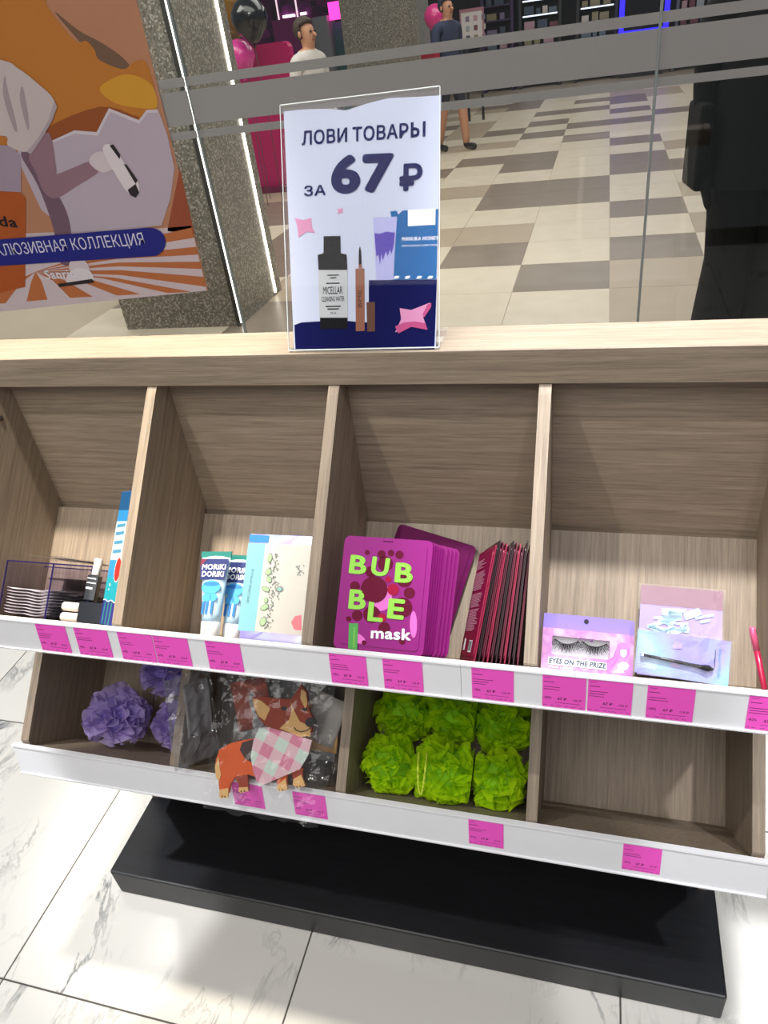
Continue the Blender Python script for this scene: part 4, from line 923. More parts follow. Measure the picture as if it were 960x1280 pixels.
def dog(P, lab, full, cols):
    t = thing('dog_towel', lab, 'towel', P.M, 'film-wrapped dog towels in the second lower bin')
    o_, r_, c_, b_, k_ = cols
    A = lambda nm, m, pts, h, d=0.003: art(t, nm, m, P, [zd(*pts)], h, solid=d)
    A('body', o_, [(365, 415), (300, 432), (245, 465), (225, 520), (225, 600), (245, 650), (250, 690), (298, 690), (305, 650), (330, 612), (400, 600), (440, 612), (520, 640), (600, 610), (700, 575), (560, 430), (430, 405)], 0, 0.005)
    A('tail', c_, [(244, 500), (224, 550), (228, 610), (245, 640), (256, 600), (246, 550)], 0.004)
    A('hind_leg', o_, [(240, 640), (300, 640), (298, 700), (250, 700)], 0.001, 0.005); A('hind_leg', r_, [(325, 612), (395, 600), (402, 690), (352, 692), (345, 650)], 0.0, 0.004)
    A('fore_leg', o_, [(555, 620), (612, 600), (612, 665), (565, 670)], 0.001, 0.005); A('fore_leg', r_, [(636, 595), (695, 570), (698, 650), (652, 655)], 0.0, 0.004)
    A('paw', c_, [(250, 680), (298, 672), (296, 722), (262, 730), (248, 718)], 0.005); A('paw', c_, [(352, 670), (400, 668), (402, 690), (360, 700), (350, 690)], 0.003); A('paw', c_, [(565, 655), (608, 620), (618, 680), (575, 692), (560, 678)], 0.005); A('paw', c_, [(648, 625), (690, 600), (712, 660), (672, 674), (645, 655)], 0.003)
    A('saddle', b_, [(372, 425), (440, 405), (430, 470), (428, 535), (388, 515), (358, 465)], 0.005, 0.002)
    A('head', r_, [(430, 178), (480, 175), (560, 185), (640, 190), (668, 150), (695, 112), (725, 150), (735, 240), (760, 300), (748, 385), (700, 392), (600, 365), (520, 345), (470, 300), (440, 240)], 0.003, 0.007)
    A('ear_lining', c_, [(436, 186), (480, 197), (530, 240), (500, 305), (466, 280), (443, 230)], 0.010, 0.0015); A('ear_lining', c_, [(698, 135), (722, 152), (730, 210), (720, 245), (692, 185)], 0.010, 0.0015)
    A('muzzle', c_, [(640, 205), (658, 250), (690, 310), (735, 330), (748, 350), (745, 388), (690, 392), (580, 348), (632, 300), (646, 250)], 0.010, 0.0015)
    A('bandana', plaid_m if full else k_, [(470, 345), (520, 340), (640, 375), (755, 412), (735, 490), (690, 568), (580, 615), (470, 662), (440, 590), (424, 500), (440, 410)], 0.0085, 0.003)
    A('nose', blk, ell(752, 315, 30, 26), 0.0112, 0.003); A('eye', blk, ell(604, 240, 17, 11), 0.0100, 0.001); A('eye', blk, ell(716, 245, 14, 9), 0.0105, 0.001)
    A('mouth', blk, stroke([(660, 342), (672, 358), (700, 366), (728, 358), (746, 346)], 5), 0.0118, 0.0006)
    for cx, cy in ((265, 716), (280, 718), (368, 690), (385, 688), (575, 683), (592, 682), (670, 665), (688, 662)): A('claw_stitch', blk, ell(cx, cy, 3, 5, 0, 8), 0.0083, 0.0003)
    return t
def film_bag(t, P, w0, w1, h0, h1, h, seed, amp):
    bm = BM(); r = random.Random(seed); nx, nz = 16, 14; g = []
    for j in range(nz+1):
        row = []
        for i in range(nx+1):
            u, v = w0 + (w1-w0)*i/nx, h0 + (h1-h0)*j/nz
            row.append(bm.verts.new((u + r.uniform(-1, 1)*0.003, v + r.uniform(-1, 1)*0.003, h + amp*noise.noise(Vector((u*45, v*45, seed))) + r.uniform(-1, 1)*0.0012)))
        g.append(row)
    for j in range(nz):
        for i in range(nx): bm.faces.new((g[j][i], g[j][i+1], g[j+1][i+1], g[j+1][i]))
    obj('film_bag', bm, film_m, t, P.M)
t = dog(PD, 'orange dog-shaped towel with pink plaid bandana in clear film, hanging over the rail', True, (org, rust, crm, brn, None))
film_bag(t, PD, -0.104, 0.092, -0.044, 0.168, 0.0165, 5, 0.008); film_bag(t, PD, -0.104, 0.090, -0.040, 0.165, -0.004, 9, 0.003)
greyc = plain('grey_plush', '#8b8a8c', 0.7); wht = plain('white_plush', '#b9b4ae', 0.7)
P2 = Plane(BL @ Vector((-0.4515, -0.160, 0.0215)), (1, 0, 0), BL.col[2].to_3d())
t = dog(Plane(BL @ Vector((-0.46, -0.150, 0.0)), (1, 0, 0), BL.col[2].to_3d()), 'grey and white dog-shaped towel in clear film, right behind the orange one', False, (greyc, brn, wht, brn, greyc)) if False else None
def bag(x, n, a, w, h, yaw, roll, seed, lab, mats):
    """film bag with a folded plush towel inside"""
    M = at(BL, x, n, a + abs(roll)*w/2, yaw, 0.0, roll)
    t = thing('wrapped_towel', lab, 'towel', M, 'film-wrapped dog towels in the second lower bin')
    r = random.Random(seed)
    for k, m in enumerate(mats):
        o = obj('towel_fold', wavy_pouch(w*0.72, h*0.5, seed+k, 0.004, 0.008), m, t, M @ T(r.uniform(-0.008, 0.008), -0.006*k, h*(0.47 + 0.09*k)) @ RX(PI/2) @ RZ(r.uniform(-0.25, 0.25)), True)
    bm = BM(); nx, nz = 10, 10
    for s in (-1, 1):
        g = [[bm.verts.new((w*(i/nx-0.5), s*(0.011 if 0 < i < nx and 0 < j < nz else 0.0008) + (r.uniform(-1, 1)*0.004 if 0 < i < nx and 0 < j < nz else 0) - 0.006, h*j/nz)) for i in range(nx+1)] for j in range(nz+1)]
        for j in range(nz):
            for i in range(nx): bm.faces.new((g[j][i], g[j][i+1], g[j+1][i+1], g[j+1][i]))
    obj('film_bag', bm, film_m, t, M)
bag(-0.4080, 0.140, 0.003, 0.080, 0.155, 0.0, 0.05, 3, 'grey and tan towel in clear film beside the divider, behind the orange dog', (greyc, crm, wht))
bag(-0.5300, 0.128, 0.003, 0.090, 0.165, 0.1, -0.12, 5, 'dark brown towel in clear film, behind the tail of the orange dog', (brn, greyc, rust))
bag(-0.4850, 0.060, 0.003, 0.150, 0.175, 0.0, 0.0, 8, 'rust coloured towel in clear film at the back of the bin', (rust, brn, greyc))
M = at(BL, -0.6060, 0.182, 0.016, 1.15, 0.0, -0.30)
t = thing('wrapped_towel', 'crumpled clear film bag poking over the rail beside the violet puffs', 'towel', M, 'film-wrapped dog towels in the second lower bin')
bm = BM(); r = random.Random(2); nx, nz = 9, 14
for s in (-1, 1):
    g = [[bm.verts.new((0.090*(i/nx-0.5), s*0.004*(0 < i < nx) + r.uniform(-1, 1)*0.004, 0.150*j/nz)) for i in range(nx+1)] for j in range(nz+1)]
    for j in range(nz):
        for i in range(nx): bm.faces.new((g[j][i], g[j][i+1], g[j+1][i+1], g[j+1][i]))
obj('film_bag', bm, clear('milky_film', (0.9, 0.9, 0.92), 0.03, 0.12, 0.5, 40, 0.08), t, M)
obj('towel_fold', wavy_pouch(0.05, 0.09, 4, 0.003, 0.006), greyc, t, M @ T(0.012, 0, 0.088) @ RX(PI/2), True)

# ------------------------------------------------------------------ poster hung inside the window
zp = zz(0, 0, 2.66667); zq = zz(0, 180, 3.55556); zr = zz(0, 0, 4.8)
PP = Plane((-1.3, GY-0.006, 1.3), (1, 0, 0), (0, 0, 1))
corner = [(-150, 393), (260, 363), (166, -28), (-150, -28)]
corner = [(-190, 396), (260, 363), (134, -150), (-190, -150)]
poster = thing('window_poster', 'large orange advertising poster with egg shell and blue banner hung on the shop window', 'poster', PP.M)
pm = lambda n, c: plain('poster_'+n, tuple(min(1, v*1.3) for v in hexc(c)), 0.45, var=0.05, scale=6)
psheet = art(poster, 'poster_sheet', pm('peach', '#b07a5c'), PP, [corner], 0.0, solid=0.0012)
h = 0.0016
art(psheet, 'printed_wall', pm('deep_peach', '#94492f'), PP, [zp((560, 760), (600, 560), (650, 780), (560, 770))], h)
# striped stage
st1, st2 = pm('stage_orange', '#b4673a'), pm('stage_white', '#c8b5b8')
art(psheet, 'printed_stage', st2, PP, [zp((-500, 1090), (-500, 800), (540, 760), (638, 752), (690, 968))], h)
ox, oy = 120, 905; edge_pts = [(640, 758), (648, 792), (655, 822), (662, 848), (668, 872), (674, 896), (680, 922), (688, 955), (640, 972), (560, 976), (470, 980), (390, 984), (310, 988), (235, 992), (160, 998), (90, 1004), (20, 1010), (-60, 1016), (-150, 1024)]
wedges = []
for i in range(0, len(edge_pts)-1, 2):
    (x1, y1), (x2, y2) = edge_pts[i], edge_pts[i+1]
    wedges.append(zp((ox, oy), ((ox+x1)/2, (oy+y1)/2-14), (x1, y1), (x2, y2), ((ox+x2)/2, (oy+y2)/2-14)))
art(psheet, 'printed_stripe', st1, PP, wedges, h*1.3)
# the yolk-coloured mass and the shell
art(psheet, 'printed_shadow', pm('peach_shade', '#6f5340'), PP, [smooth(zr((330, 70), (470, 180), (600, 250), (720, 330), (780, 400), (700, 415), (600, 380), (480, 250)))], h)
art(psheet, 'printed_yolk', pm('amber', '#b5702a'), PP, [smooth(zr((-600, -300), (200, -60), (280, 30), (360, 140), (460, 250), (520, 245), (570, 300), (600, 360), (740, 415), (800, 375), (880, 375), (940, 600), (900, 700), (600, 830), (250, 880), (-600, 1000)))], h*1.2)
art(psheet, 'printed_yolk_light', pm('gold', '#c98f2c'), PP, [smooth(zr((600, 540), (660, 480), (760, 445), (860, 470), (925, 530), (945, 640), (860, 650), (700, 620)))], h*1.4)
art(psheet, 'printed_yolk_shade', pm('burnt', '#8f4a20'), PP, [smooth(zr((300, 760), (600, 640), (800, 690), (820, 720), (600, 830), (320, 850)))], h*1.4)
art(psheet, 'printed_shell', pm('shell', '#b3a3ae'), PP, [zp((176, 468), (250, 434), (324, 440), (365, 360), (465, 400), (490, 366), (528, 364), (560, 450), (583, 560), (570, 660), (540, 750), (430, 765), (240, 775), (140, 700), (75, 560), (60, 500))], h*1.6)
art(psheet, 'printed_shell_edge', pm('shell_edge', '#c9bdc4'), PP, [zp((176, 468), (250, 434), (324, 440), (365, 360), (465, 400), (490, 366), (528, 364), (526, 374), (494, 376), (466, 412), (370, 372), (328, 452), (250, 445), (182, 474))], h*1.8)
# can
art(psheet, 'printed_can_top', pm('can_lilac', '#9c8a98'), PP, [zp((-300, 470), (40, 485), (72, 520), (72, 640), (-300, 620))], h*1.8)
art(psheet, 'printed_can', pm('can_orange', '#a8501c'), PP, [zp((-300, 620), (68, 640), (88, 660), (86, 955), (0, 975), (-300, 985))], h*2.0)
(xa, ya), (xb, yb) = zp((-62, 748), (64, 758)); Mx, L = PP.frame(xa, ya, xb, yb, h*2.6); text(psheet, 'soda', ink, Mx, w=L, h=0.028, bold=0.02)
# model: dress and legs
art(psheet, 'printed_leg', pm('leg_back', '#6e5260'), PP, [smooth(zp((72, 515), (110, 510), (160, 600), (205, 665), (235, 745), (243, 870), (200, 870), (180, 760), (130, 620)))], h*2.0)
art(psheet, 'printed_leg', pm('leg', '#8d6b76'), PP, [smooth(zp((100, 512), (165, 440), (190, 560), (198, 578), (310, 535), (335, 568), (250, 625), (190, 660), (150, 640), (125, 580)))], h*2.2)
art(psheet, 'printed_sock', pm('sock', '#cdbcc0'), PP, [smooth(zp((300, 540), (325, 505), (385, 515), (385, 555), (345, 575))), smooth(zp((238, 870), (285, 868), (300, 905), (240, 905)))], h*2.4)
art(psheet, 'printed_shoe', pm('shoe', '#d8ccce'), PP, [smooth(zp((345, 500), (375, 482), (420, 545), (460, 600), (465, 640), (430, 640), (400, 600))), smooth(zp((225, 920), (255, 892), (300, 900), (312, 935), (235, 948)))], h*2.5)
art(psheet, 'printed_sole', pm('sole', '#2a2024'), PP, [zp((368, 484), (380, 480), (404, 515), (402, 530)), zp((428, 632), (455, 612), (467, 640), (455, 658), (438, 650)), zp((415, 545), (425, 548), (462, 600), (455, 612)), zp((195, 945), (310, 928), (316, 940), (200, 955))], h*2.7)
art(psheet, 'printed_dress', pm('dress', '#bfb0ae'), PP, [smooth(zp((-300, 150), (0, 198), (60, 225), (120, 270), (185, 335), (170, 400), (140, 450), (95, 505), (30, 485), (0, 450), (-300, 480)))], h*2.6)
art(psheet, 'printed_lace', pm('lace', '#a8979c'), PP, [zp((185, 335), (194, 355), (178, 400), (150, 450), (108, 512), (92, 505), (130, 460), (165, 400))], h*2.8)
art(psheet, 'printed_dress_fold', pm('dress_fold', '#9f8f92'), PP, [smooth(zp((20, 250), (30, 300), (60, 420), (50, 430), (15, 320))), smooth(zp((80, 290), (100, 400), (95, 430), (70, 330)))], h*2.8)
# banner
art(psheet, 'printed_banner', pm('banner_blue', '#1d1f78'), PP, [zp(*([(-400, 808), (0, 797), (490, 758)] + [(505 + 50*math.sin(a), 806 - 48*math.cos(a)) for a in [0.1+q*0.3 for q in range(10)]] + [(0, 885), (-400, 905)]))], h*3)
(xa, ya), (xb, yb) = zp((-72, 865), (490, 822)); Mx, L = PP.frame(xa, ya, xb, yb, h*3.3); text(psheet, 'ЭКСКЛЮЗИВНАЯ КОЛЛЕКЦИЯ', pm('banner_white', '#cfc9dc'), Mx, w=L*1.0, h=0.038, name='banner_lettering')
(xa, ya), (xb, yb) = zp((160, 930), (262, 924)); Mx, L = PP.frame(xa, ya, xb, yb, h*3.3); text(psheet, 'Sanrio', pm('logo_white', '#ded6dc'), Mx, w=L, h=0.026, bold=0.02)

# ------------------------------------------------------------------ the mall beyond the glass
def onY(px, py, Y):
    d = ray(px, py); return CAM + d*(Y/d.y)
def onZ(px, py, Z):
    d = ray(px, py); return CAM + d*((Z-1.5)/d.z)
led = plain('white_led', '#fff6ea', 0.4, emit=6.0, var=0.0)
mos = mosaic('sparkling_mosaic', 105, ['#6a655c', '#857f74', '#968f84', '#78726a', '#8c867a', '#b4aea2', '#807a70'])
col = thing('mosaic_column', 'square column clad in grey sparkling mosaic with white light strips, next to the poster', 'column', T(-2.66, 4.6, 0))
obj('shaft', box(BM(), -3.10, -2.2425, 4.2, 4.95, 0.0, 3.6), mos, col)
for y in (4.215, 4.83):
    obj('light_strip', box(BM(), -2.2425, -2.2345, y-0.010, y+0.010, 0.02, 3.6), led, col)
obj('corner_trim', box(BM(), -2.262, -2.2375, 4.190, 4.1998, 0.0, 3.6), plain('dark_trim', '#3a3834', 0.4), col)
p = onY(470, 40, 13.0)
col2 = thing('mosaic_column', 'grey mosaic column standing farther off in the mall behind the price sign', 'column', T(p.x, 13.3, 0))
obj('shaft', box(BM(), onY(428, 40, 13.0).x, onY(523, 40, 13.0).x, 13.0, 13.9, 0.0, 3.8), mos, col2)
obj('light_strip', box(BM(), onY(519, 40, 12.99).x, onY(519, 40, 12.99).x+0.02, 12.985, 12.999, 0.02, 3.8), plain('column_edge', '#8f8a80', 0.3, 0.5), col2)
# balloons over a pink booth
def balloon(px, py, Y, R, mat, lab, tail):
    p = onY(px, py, Y); M = T(p.x, p.y, p.z)
    t = thing('balloon', lab, 'balloon', M, 'balloons at the pink booth')
    prof = [(0.0, -R*1.18), (R*0.10, -R*1.14), (R*0.40, -R*0.95), (R*0.78, -R*0.5), (R*0.98, 0), (R*0.92, R*0.40), (R*0.66, R*0.78), (R*0.34, R*0.97), (0.0, R*1.02)]
    prof = [(max(r_, 0.0005), z_) for r_, z_ in prof]
    obj('skin', lathe(BM(), prof, 20), mat, t, M, True)
    obj('knot', lathe(BM(), [(R*0.03, -R*1.30), (R*0.11, -R*1.26), (R*0.03, -R*1.17)], 8), mat, t, M, True)
    bm = BM(); tube(bm, [(0, 0, -R*1.28), (0.01, 0, -R*1.28-(p.z-R*1.28)*0.4), (-0.01, 0, -p.z+0.001)], 0.004, 5); obj('string', bm, plain('grey_string', '#4a4440', 0.6), t, M)
YB = 8.0
balloon(312, 24, YB, 0.185, plain('black_latex', '#0f1016', 0.2, coat=0.5), 'black balloon in front of the pink booth', 0.6)
balloon(292, 6, YB+0.5, 0.22, plain('gold_latex', '#8a6428', 0.3, 0.4), 'gold balloon with a curl pattern, uppermost behind the black one', 0.6)
balloon(283, 48, YB+0.75, 0.15, plain('amber_latex', '#7a5a30', 0.3, 0.3), 'dull amber balloon below the gold one', 0.5)
balloon(300, 72, YB+0.1, 0.16, plain('pink_latex', '#d83c94', 0.25, coat=0.5), 'pink balloon hanging lowest beside the booth', 0.5)
a_, b_ = onY(322, 20, 9.0), onY(355, 85, 9.0)
booth = thing('promotion_booth', 'tall magenta booth panel with rounded top by the balloons', 'booth', T((a_.x+b_.x)/2, 9.1, 0))
bm = BM(); bw = 0.70; prism_y(bm, rpoly(bw, 1.52, 0.08, 5), 9.0, 9.12)
obj('panel', bm, plain('magenta_panel', '#b3125e', 0.35), booth, T(onY(312, 60, 9.0).x+0.12, 0, 0))
bm = BM(); prism_y(bm, rpoly(0.85, 0.06, 0.02, 3), 8.85, 9.27); obj('foot', bm, plain('booth_foot', '#6d1040', 0.4), booth, T(onY(312, 60, 9.0).x+0.12, 0, 0))
# purple shop at the left back
YP = 15.0
xa, xb = onY(330, 30, YP).x, onY(432, 30, YP).x
shop = thing('purple_shopfront', 'purple tiled shopfront with small lamps behind the magenta booth', 'shopfront', T((xa+xb)/2, YP, 0))
purp = mosaic('purple_tile', 9, ['#3a0f38', '#571750', '#6d2064', '#471244', '#2c0a2c'], 0.3, 0.2)
obj('tiled_wall', box(BM(), xa-1.5, xb, YP, YP+0.3, 0, 4.0), purp, shop)
lampm = plain('shop_lamp', '#fff0f4', 0.4, emit=5.0, var=0.0)
for px, py, w in ((361, 20, 0.22), (362, 55, 0.14), (379, 17, 0.10)):
    p = onY(px, py, YP-0.04); obj('lamp', box(BM(), p.x-w/2, p.x+w/2, YP-0.06, YP-0.01, p.z-0.018, p.z+0.018), lampm, shop)
for px in (348, 372):
    p = onY(px, 20, YP-0.02); obj('light_line', box(BM(), p.x-0.012, p.x+0.012, YP-0.03, YP-0.01, 1.55, 4.0), plain('pale_light_line', '#e8c8d8', 0.4, emit=1.2), shop)
p = onY(421, 14, YP-0.3); obj('pink_sign', box(BM(), p.x-0.12, p.x+0.12, YP-0.40, YP-0.28, p.z-0.12, p.z+0.14), plain('pink_neon', '#ff3fb4', 0.4, emit=2.0), shop)
obj('teal_panel', box(BM(), p.x-0.22, p.x+0.03, YP-0.2, YP-0.1, 0, p.z-0.15), plain('teal_panel', '#4a7a80', 0.4), shop)
obj('red_post', box(BM(), p.x+0.10, p.x+0.26, YP-0.35, YP-0.2, 0, 3.0), plain('wine_post', '#7a1440', 0.4), shop)
p = onY(400, 45, YP-0.1); obj('display_case', box(BM(), p.x-0.38, p.x+0.30, YP-0.5, YP-0.05, 0, p.z+0.28), plain('grey_case', '#8d8f94', 0.3), shop)
p = onY(393, 40, YP-0.6); obj('magenta_shelf', box(BM(), p.x-0.75, p.x-0.05, YP-0.62, YP-0.52, 0, p.z+0.25), plain('magenta_shelf', '#74185e', 0.35), shop)
# far shopfronts on the right
YF = 19.0
wall_far = tag(obj('wall_far', box(BM(), -14, 10, YF+2.2, YF+2.4, 0, 5.0), plain('far_wall_plaster', '#3d3a40', 0.8)), kind='structure')
shelfm = plain('dark_shelving', '#23242a', 0.5); linem = plain('cool_shelf_light', '#dfe9ff', 0.4, emit=1.6, var=0.0); neon = plain('blue_neon', '#2a1cff', 0.4, emit=1.8, var=0.0)
goods = [plain('goods_%d' % i, c, 0.5) for i, c in enumerate(('#7b6f8c', '#b08a94', '#5c6a78', '#9aa0a4', '#6d3c46', '#c4b8b0', '#3d4a5c', '#8a7f60'))]
def shelf_bay(px0, px1, lab, seed, frame=shelfm, lit=True):
    xa, xb = onY(px0, 25, YF).x, onY(px1, 25, YF).x
    t = thing('lit_shelving', lab, 'shelving', T((xa+xb)/2, YF+0.3, 0), 'shop shelving across the mall')
    obj('back', box(BM(), xa, xb, YF+0.55, YF+0.6, 0, 3.2), frame, t)
    for x in (xa, xb): obj('upright', box(BM(), x-0.03, x+0.03, YF, YF+0.55, 0, 3.2), frame, t)
    r = random.Random(seed)
    for q in range(8):
        z = 0.25 + q*0.27
        obj('shelf', box(BM(), xa+0.03, xb-0.03, YF+0.02, YF+0.55, z, z+0.03), frame, t)
        if lit: obj('shelf_light', box(BM(), xa+0.06, xb-0.06, YF-0.005, YF+0.018, z, z+0.025), linem, t)
        x = xa+0.08
        k = 0
        while x < xb-0.2:
            w = r.uniform(0.08, 0.22); o = obj('goods_box', box(BM(), x, x+w, YF+0.1, YF+0.4, z+0.031, z+r.uniform(0.12, 0.2)), r.choice(goods), t); x += w+r.uniform(0.02, 0.08)
shelf_bay(650, 700, 'dark shelving with lit shelf edges next to the white notice board', 1)
shelf_bay(722, 770, 'dark shelving with lit shelf edges beside the blue neon window', 2)
shelf_bay(603, 640, 'dim violet shelving just behind the white notice board', 3, plain('violet_shelving', '#3a2450', 0.5), False)
shelf_bay(846, 905, 'grey shelving behind the person in black', 4, plain('grey_shelving', '#55585c', 0.5), False)
xa, xb = onY(777, 25, YF-0.2).x, onY(833, 25, YF-0.2).x
t = thing('neon_window', 'dark shop window framed in blue neon across the mall', 'shop window', T((xa+xb)/2, YF-0.1, 0))
obj('dark_pane', box(BM(), xa, xb, YF-0.15, YF-0.05, 0.0, 3.2), plain('black_pane', '#0c0c12', 0.15), t)
zlo = onY(805, 36, YF-0.2).z
for x0, x1, z0, z1 in ((xa-0.05, xa+0.05, zlo, 3.2), (xb-0.05, xb+0.05, zlo, 3.2), (xa-0.05, xb+0.05, zlo-0.10, zlo)): obj('neon_tube', box(BM(), x0, x1, YF-0.22, YF-0.16, z0, z1), neon, t)
obj('plinth', box(BM(), xa, xb, YF-0.18, YF-0.15, 0, zlo-0.1), shelfm, t)
p0, p1 = onY(576, 16, 14.0), onY(604, 48, 14.0)
t = thing('notice_board', 'white framed notice board with small pictures standing in the mall', 'notice board', T((p0.x+p1.x)/2, 14.0, 0))
obj('board', box(BM(), p0.x, p1.x, 14.0, 14.04, p1.z, p0.z), plain('notice_white', '#cfc8c6', 0.5), t)
for x0, x1, z0, z1 in ((p0.x-0.02, p1.x+0.02, p0.z, p0.z+0.04), (p0.x-0.02, p0.x, p1.z, p0.z), (p1.x, p1.x+0.02, p1.z, p0.z), (p0.x-0.02, p1.x+0.02, p1.z-0.02, p1.z)): obj('frame', box(BM(), x0, x1, 13.985, 14.04, z0, z1), plain('rose_frame', '#a06a78', 0.5), t)
for i in range(3):
    for j in range(3): obj('picture', box(BM(), p0.x+0.07+i*0.13, p0.x+0.13+i*0.13, 13.99, 13.999, p0.z-0.13-j*0.13, p0.z-0.06-j*0.13), goods[(i+j*3) % 8], t)
for x in (p0.x+0.05, p1.x-0.05): obj('leg', box(BM(), x-0.02, x+0.02, 14.01, 14.05, 0, p1.z-0.02), shelfm, t)
YB = 11.3
balloon(544, 22, 11.9, 0.16, plain('hot_pink_latex', '#d2307e', 0.25, coat=0.5), 'hot pink balloon beside the walker with the red bag', 0.7)

# ------------------------------------------------------------------ people in the mall
def skin_mesh(verts, edges, sub=2):
    me = bpy.data.meshes.new('body_source'); names = list(verts)
    me.from_pydata([verts[n][0] for n in names], [(names.index(a), names.index(b)) for a, b in edges], [])
    o = bpy.data.objects.new('body_source', me); C.objects.link(o)
    o.modifiers.new('skin', 'SKIN').use_smooth_shade = True
    for i, n in enumerate(names):
        r = verts[n][1]; me.skin_vertices[0].data[i].radius = r if isinstance(r, tuple) else (r, r); me.skin_vertices[0].data[i].use_root = (n == 'pelvis')
    s = o.modifiers.new('sub', 'SUBSURF'); s.levels = sub; s.render_levels = sub
    bpy.context.view_layer.update()
    out = bpy.data.meshes.new_from_object(o.evaluated_get(bpy.context.evaluated_depsgraph_get()))
    bpy.data.objects.remove(o); return out
skin_m = plain('skin_tone', '#b98567', 0.55, var=0.04); 
def person(x, y, face, H, mats, label, stride=0.0, bulk=1.0, jacket=0.0, hair_long=False, gloves=False, armx=1.0, shorts=False):
    """mats: (top, trousers, shoes, hair); one continuous body, hair as a child"""
    s = H/1.72; top, trs, shoe, hair = mats
    V = {'pelvis': ((0, 0, 0.93), (0.150*bulk, 0.110*bulk)), 'waist': ((0, 0, 1.08), (0.150*bulk, 0.105*bulk)), 'chest': ((0, 0.01, 1.28), (0.175*bulk, 0.115*bulk)), 'collar': ((0, 0.0, 1.42), (0.105*bulk, 0.075)), 'neck': ((0, -0.01, 1.485), 0.055), 'jaw': ((0, -0.025, 1.545), (0.062, 0.078)), 'skull': ((0, -0.010, 1.625), (0.076, 0.094)), 'crown': ((0, 0.0, 1.685), (0.050, 0.060))}
    E = [('pelvis', 'waist'), ('waist', 'chest'), ('chest', 'collar'), ('collar', 'neck'), ('neck', 'jaw'), ('jaw', 'skull'), ('skull', 'crown')]
    for sd, st in ((1, stride), (-1, -stride)):
        k = 'r' if sd > 0 else 'l'
        V[k+'hip'] = ((0.085*sd, 0, 0.86), (0.098*bulk, 0.100*bulk)); V[k+'knee'] = ((0.095*sd, -0.02-st*0.5, 0.49), 0.066*bulk); V[k+'ankle'] = ((0.098*sd, 0.02-st, 0.11+abs(st)*0.05), 0.052*bulk); V[k+'heel'] = ((0.10*sd, 0.03-st, 0.050), 0.045); V[k+'toe'] = ((0.115*sd, -0.15-st, 0.040), (0.045, 0.036))
        E += [('pelvis', k+'hip'), (k+'hip', k+'knee'), (k+'knee', k+'ankle'), (k+'ankle', k+'heel'), (k+'heel', k+'toe')]
        V[k+'sh'] = ((0.185*sd*bulk, 0.01, 1.395), 0.066*bulk); V[k+'el'] = ((0.245*sd*bulk, 0.03+st*0.3, 1.115), 0.050*bulk); V[k+'wr'] = ((0.250*sd*bulk, -0.06+st*0.7, 0.885), 0.033); V[k+'palm'] = ((0.245*sd*bulk, -0.085+st*0.7, 0.815), (0.020, 0.036))
        E += [('collar', k+'sh'), (k+'sh', k+'el'), (k+'el', k+'wr'), (k+'wr', k+'palm')]
        for n_ in ('el', 'wr', 'palm'): V[k+n_] = ((V[k+n_][0][0]*armx, V[k+n_][0][1], V[k+n_][0][2]), V[k+n_][1])
        for q, (dy, L) in enumerate(((-0.030, 0.070), (-0.010, 0.082), (0.010, 0.078), (0.028, 0.062))):
            V[k+'f%d' % q] = ((0.243*sd*bulk*armx, -0.090+dy+st*0.7, 0.815-L*0.55), 0.0095); V[k+'g%d' % q] = ((0.232*sd*bulk*armx, -0.098+dy+st*0.7, 0.815-L), 0.0085)
            E += [(k+'palm', k+'f%d' % q), (k+'f%d' % q, k+'g%d' % q)]
        V[k+'th'] = ((0.225*sd*bulk*armx, -0.125+st*0.7, 0.800), 0.0100); V[k+'ti'] = ((0.215*sd*bulk*armx, -0.138+st*0.7, 0.765), 0.0088); E += [(k+'palm', k+'th'), (k+'th', k+'ti')]
    me = skin_mesh(V, E)
    for m in (skin_m, top, trs, shoe): me.materials.append(m)
    for p in me.polygons:
        c = p.center; p.use_smooth = True
        arm = abs(c.x) > 0.185*bulk and c.z > 0.70
        if c.z > 1.475 or (arm and c.z < 0.885 and not gloves): p.material_index = 0
        elif c.z < 0.085: p.material_index = 3
        elif arm or c.z > 0.93 - jacket: p.material_index = 1
        else: p.material_index = 0 if shorts and c.z < 0.52 else 2
    M = T(x, y, 0) @ RZ(face) @ Matrix.Scale(s, 4)
    t = thing('person', label, 'person', M)
    obj('body', me, None, t, M)
    bm = BM(); bmesh.ops.create_icosphere(bm, subdivisions=3, radius=1.0)
    for v in bm.verts:
        c = v.co.copy(); v.co = Vector((c.x*0.090, c.y*0.108+0.012, c.z*0.100+1.640))
        if c.y < -0.35 and c.z < 0.35: v.co.y = 0.0; v.co.z = max(v.co.z, 1.66)
        if hair_long and c.z < -0.2 and c.y > -0.2: v.co.z -= 0.10
    obj('hair', bm, hair, t, M, True)
    bm = BM(); bmesh.ops.create_icosphere(bm, subdivisions=2, radius=0.016); bmesh.ops.translate(bm, verts=bm.verts[:], vec=(0, -0.112, 1.590))
    for v in bm.verts: v.co.z += (v.co.y+0.112)*0.6
    obj('nose', bm, skin_m, t, M, True)
    for sx in (-1, 1):
        bm = BM(); bmesh.ops.create_icosphere(bm, subdivisions=2, radius=0.011); bmesh.ops.translate(bm, verts=bm.verts[:], vec=(0.030*sx, -0.094, 1.615)); obj('eye', bm, ink, t, M, True)
        bm = BM(); bmesh.ops.create_icosphere(bm, subdivisions=2, radius=1.0)
        for v in bm.verts: v.co = Vector((v.co.x*0.010+0.082*sx, v.co.y*0.018, v.co.z*0.030+1.600))
        obj('ear', bm, skin_m, t, M, True)
    obj('mouth', box(BM(), -0.022, 0.022, -0.101, -0.090, 1.548, 1.555), plain('lip', '#8f4a48', 0.5), t, M)
    return t, M
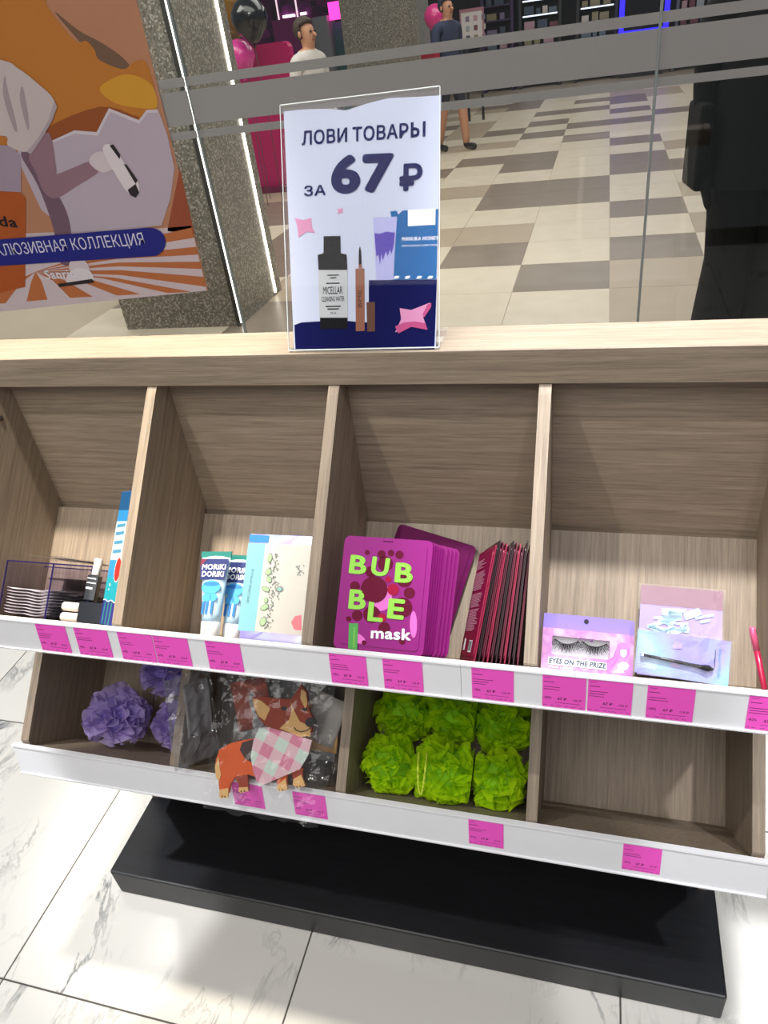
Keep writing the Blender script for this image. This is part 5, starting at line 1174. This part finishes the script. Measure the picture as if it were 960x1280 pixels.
bc = plain('black_jacket', '#060608', 0.85, var=0.2, spec=0.2); bt = plain('black_trousers', '#09090b', 0.85, var=0.2, spec=0.2); bs = plain('black_shoe', '#0a0a0b', 0.5); dh = plain('dark_hair', '#1a1310', 0.7, bump=0.5, scale=120)
t, M = person(0.600, 3.40, 0.15, 1.76, (bc, bt, bs, dh), 'person in a long black jacket and wide black trousers standing outside the glass', 0.0, 1.16, 0.12, False, True, 0.76)
# jacket skirt and wide trouser legs are clothing over the body
def ring_loft(rings, seg=20):
    bm = BM(); R = []
    for cx, cy, z, rx, ry in rings: R.append([bm.verts.new((cx+rx*math.cos(2*PI*k/seg), cy+ry*math.sin(2*PI*k/seg), z)) for k in range(seg)])
    for a, b in zip(R, R[1:]):
        for k in range(seg): bm.faces.new((a[k], a[(k+1) % seg], b[(k+1) % seg], b[k]))
    return bm
obj('jacket', ring_loft([(0, 0, 0.80, 0.238, 0.175), (0, 0, 0.95, 0.210, 0.155), (0, 0, 1.15, 0.200, 0.145), (0, 0, 1.35, 0.200, 0.135), (0, 0, 1.455, 0.10, 0.085)]), bc, t, M, True)
for sd in (1, -1): obj('trouser_leg', ring_loft([(0.094*sd, 0, 0.06, 0.104, 0.125), (0.088*sd, -0.005, 0.30, 0.094, 0.118), (0.076*sd, -0.01, 0.55, 0.084, 0.110), (0.085*sd, 0, 0.84, 0.105, 0.130)]), bt, t, M, True)
bm = box(BM(), -0.265, -0.215, -0.10, 0.10, 0.80, 1.10); bevel(bm, 0.015, 2); obj('shoulder_bag', bm, bc, t, M)
p = onY(384, 58, 7.2)
person(p.x, 7.2, 1.2, 1.66, (plain('white_hoodie', '#c9c2bc', 0.8), plain('grey_trousers', '#4a4a50', 0.8), bs, plain('brown_hair', '#3a2a20', 0.7, bump=0.5, scale=120)), 'person with brown hair in a white hooded top by the purple shopfront', 0.05)
q = onZ(570, 188, 0.0)
t, M = person(q.x-0.02, q.y, 0.9, 1.74, (plain('dark_blue_top', '#28304a', 0.8), plain('navy_shorts', '#20222c', 0.8), plain('black_sneaker', '#101012', 0.6), plain('dark_blue_cap', '#1d2436', 0.7)), 'person in dark blue top and cap walking with a red bag near the notice board', 0.16, shorts=True)
bm = box(BM(), -0.36, -0.27, -0.16, 0.14, 0.85, 1.22); bevel(bm, 0.03, 2); obj('bag', bm, plain('red_bag', '#8f1226', 0.5), t, M)
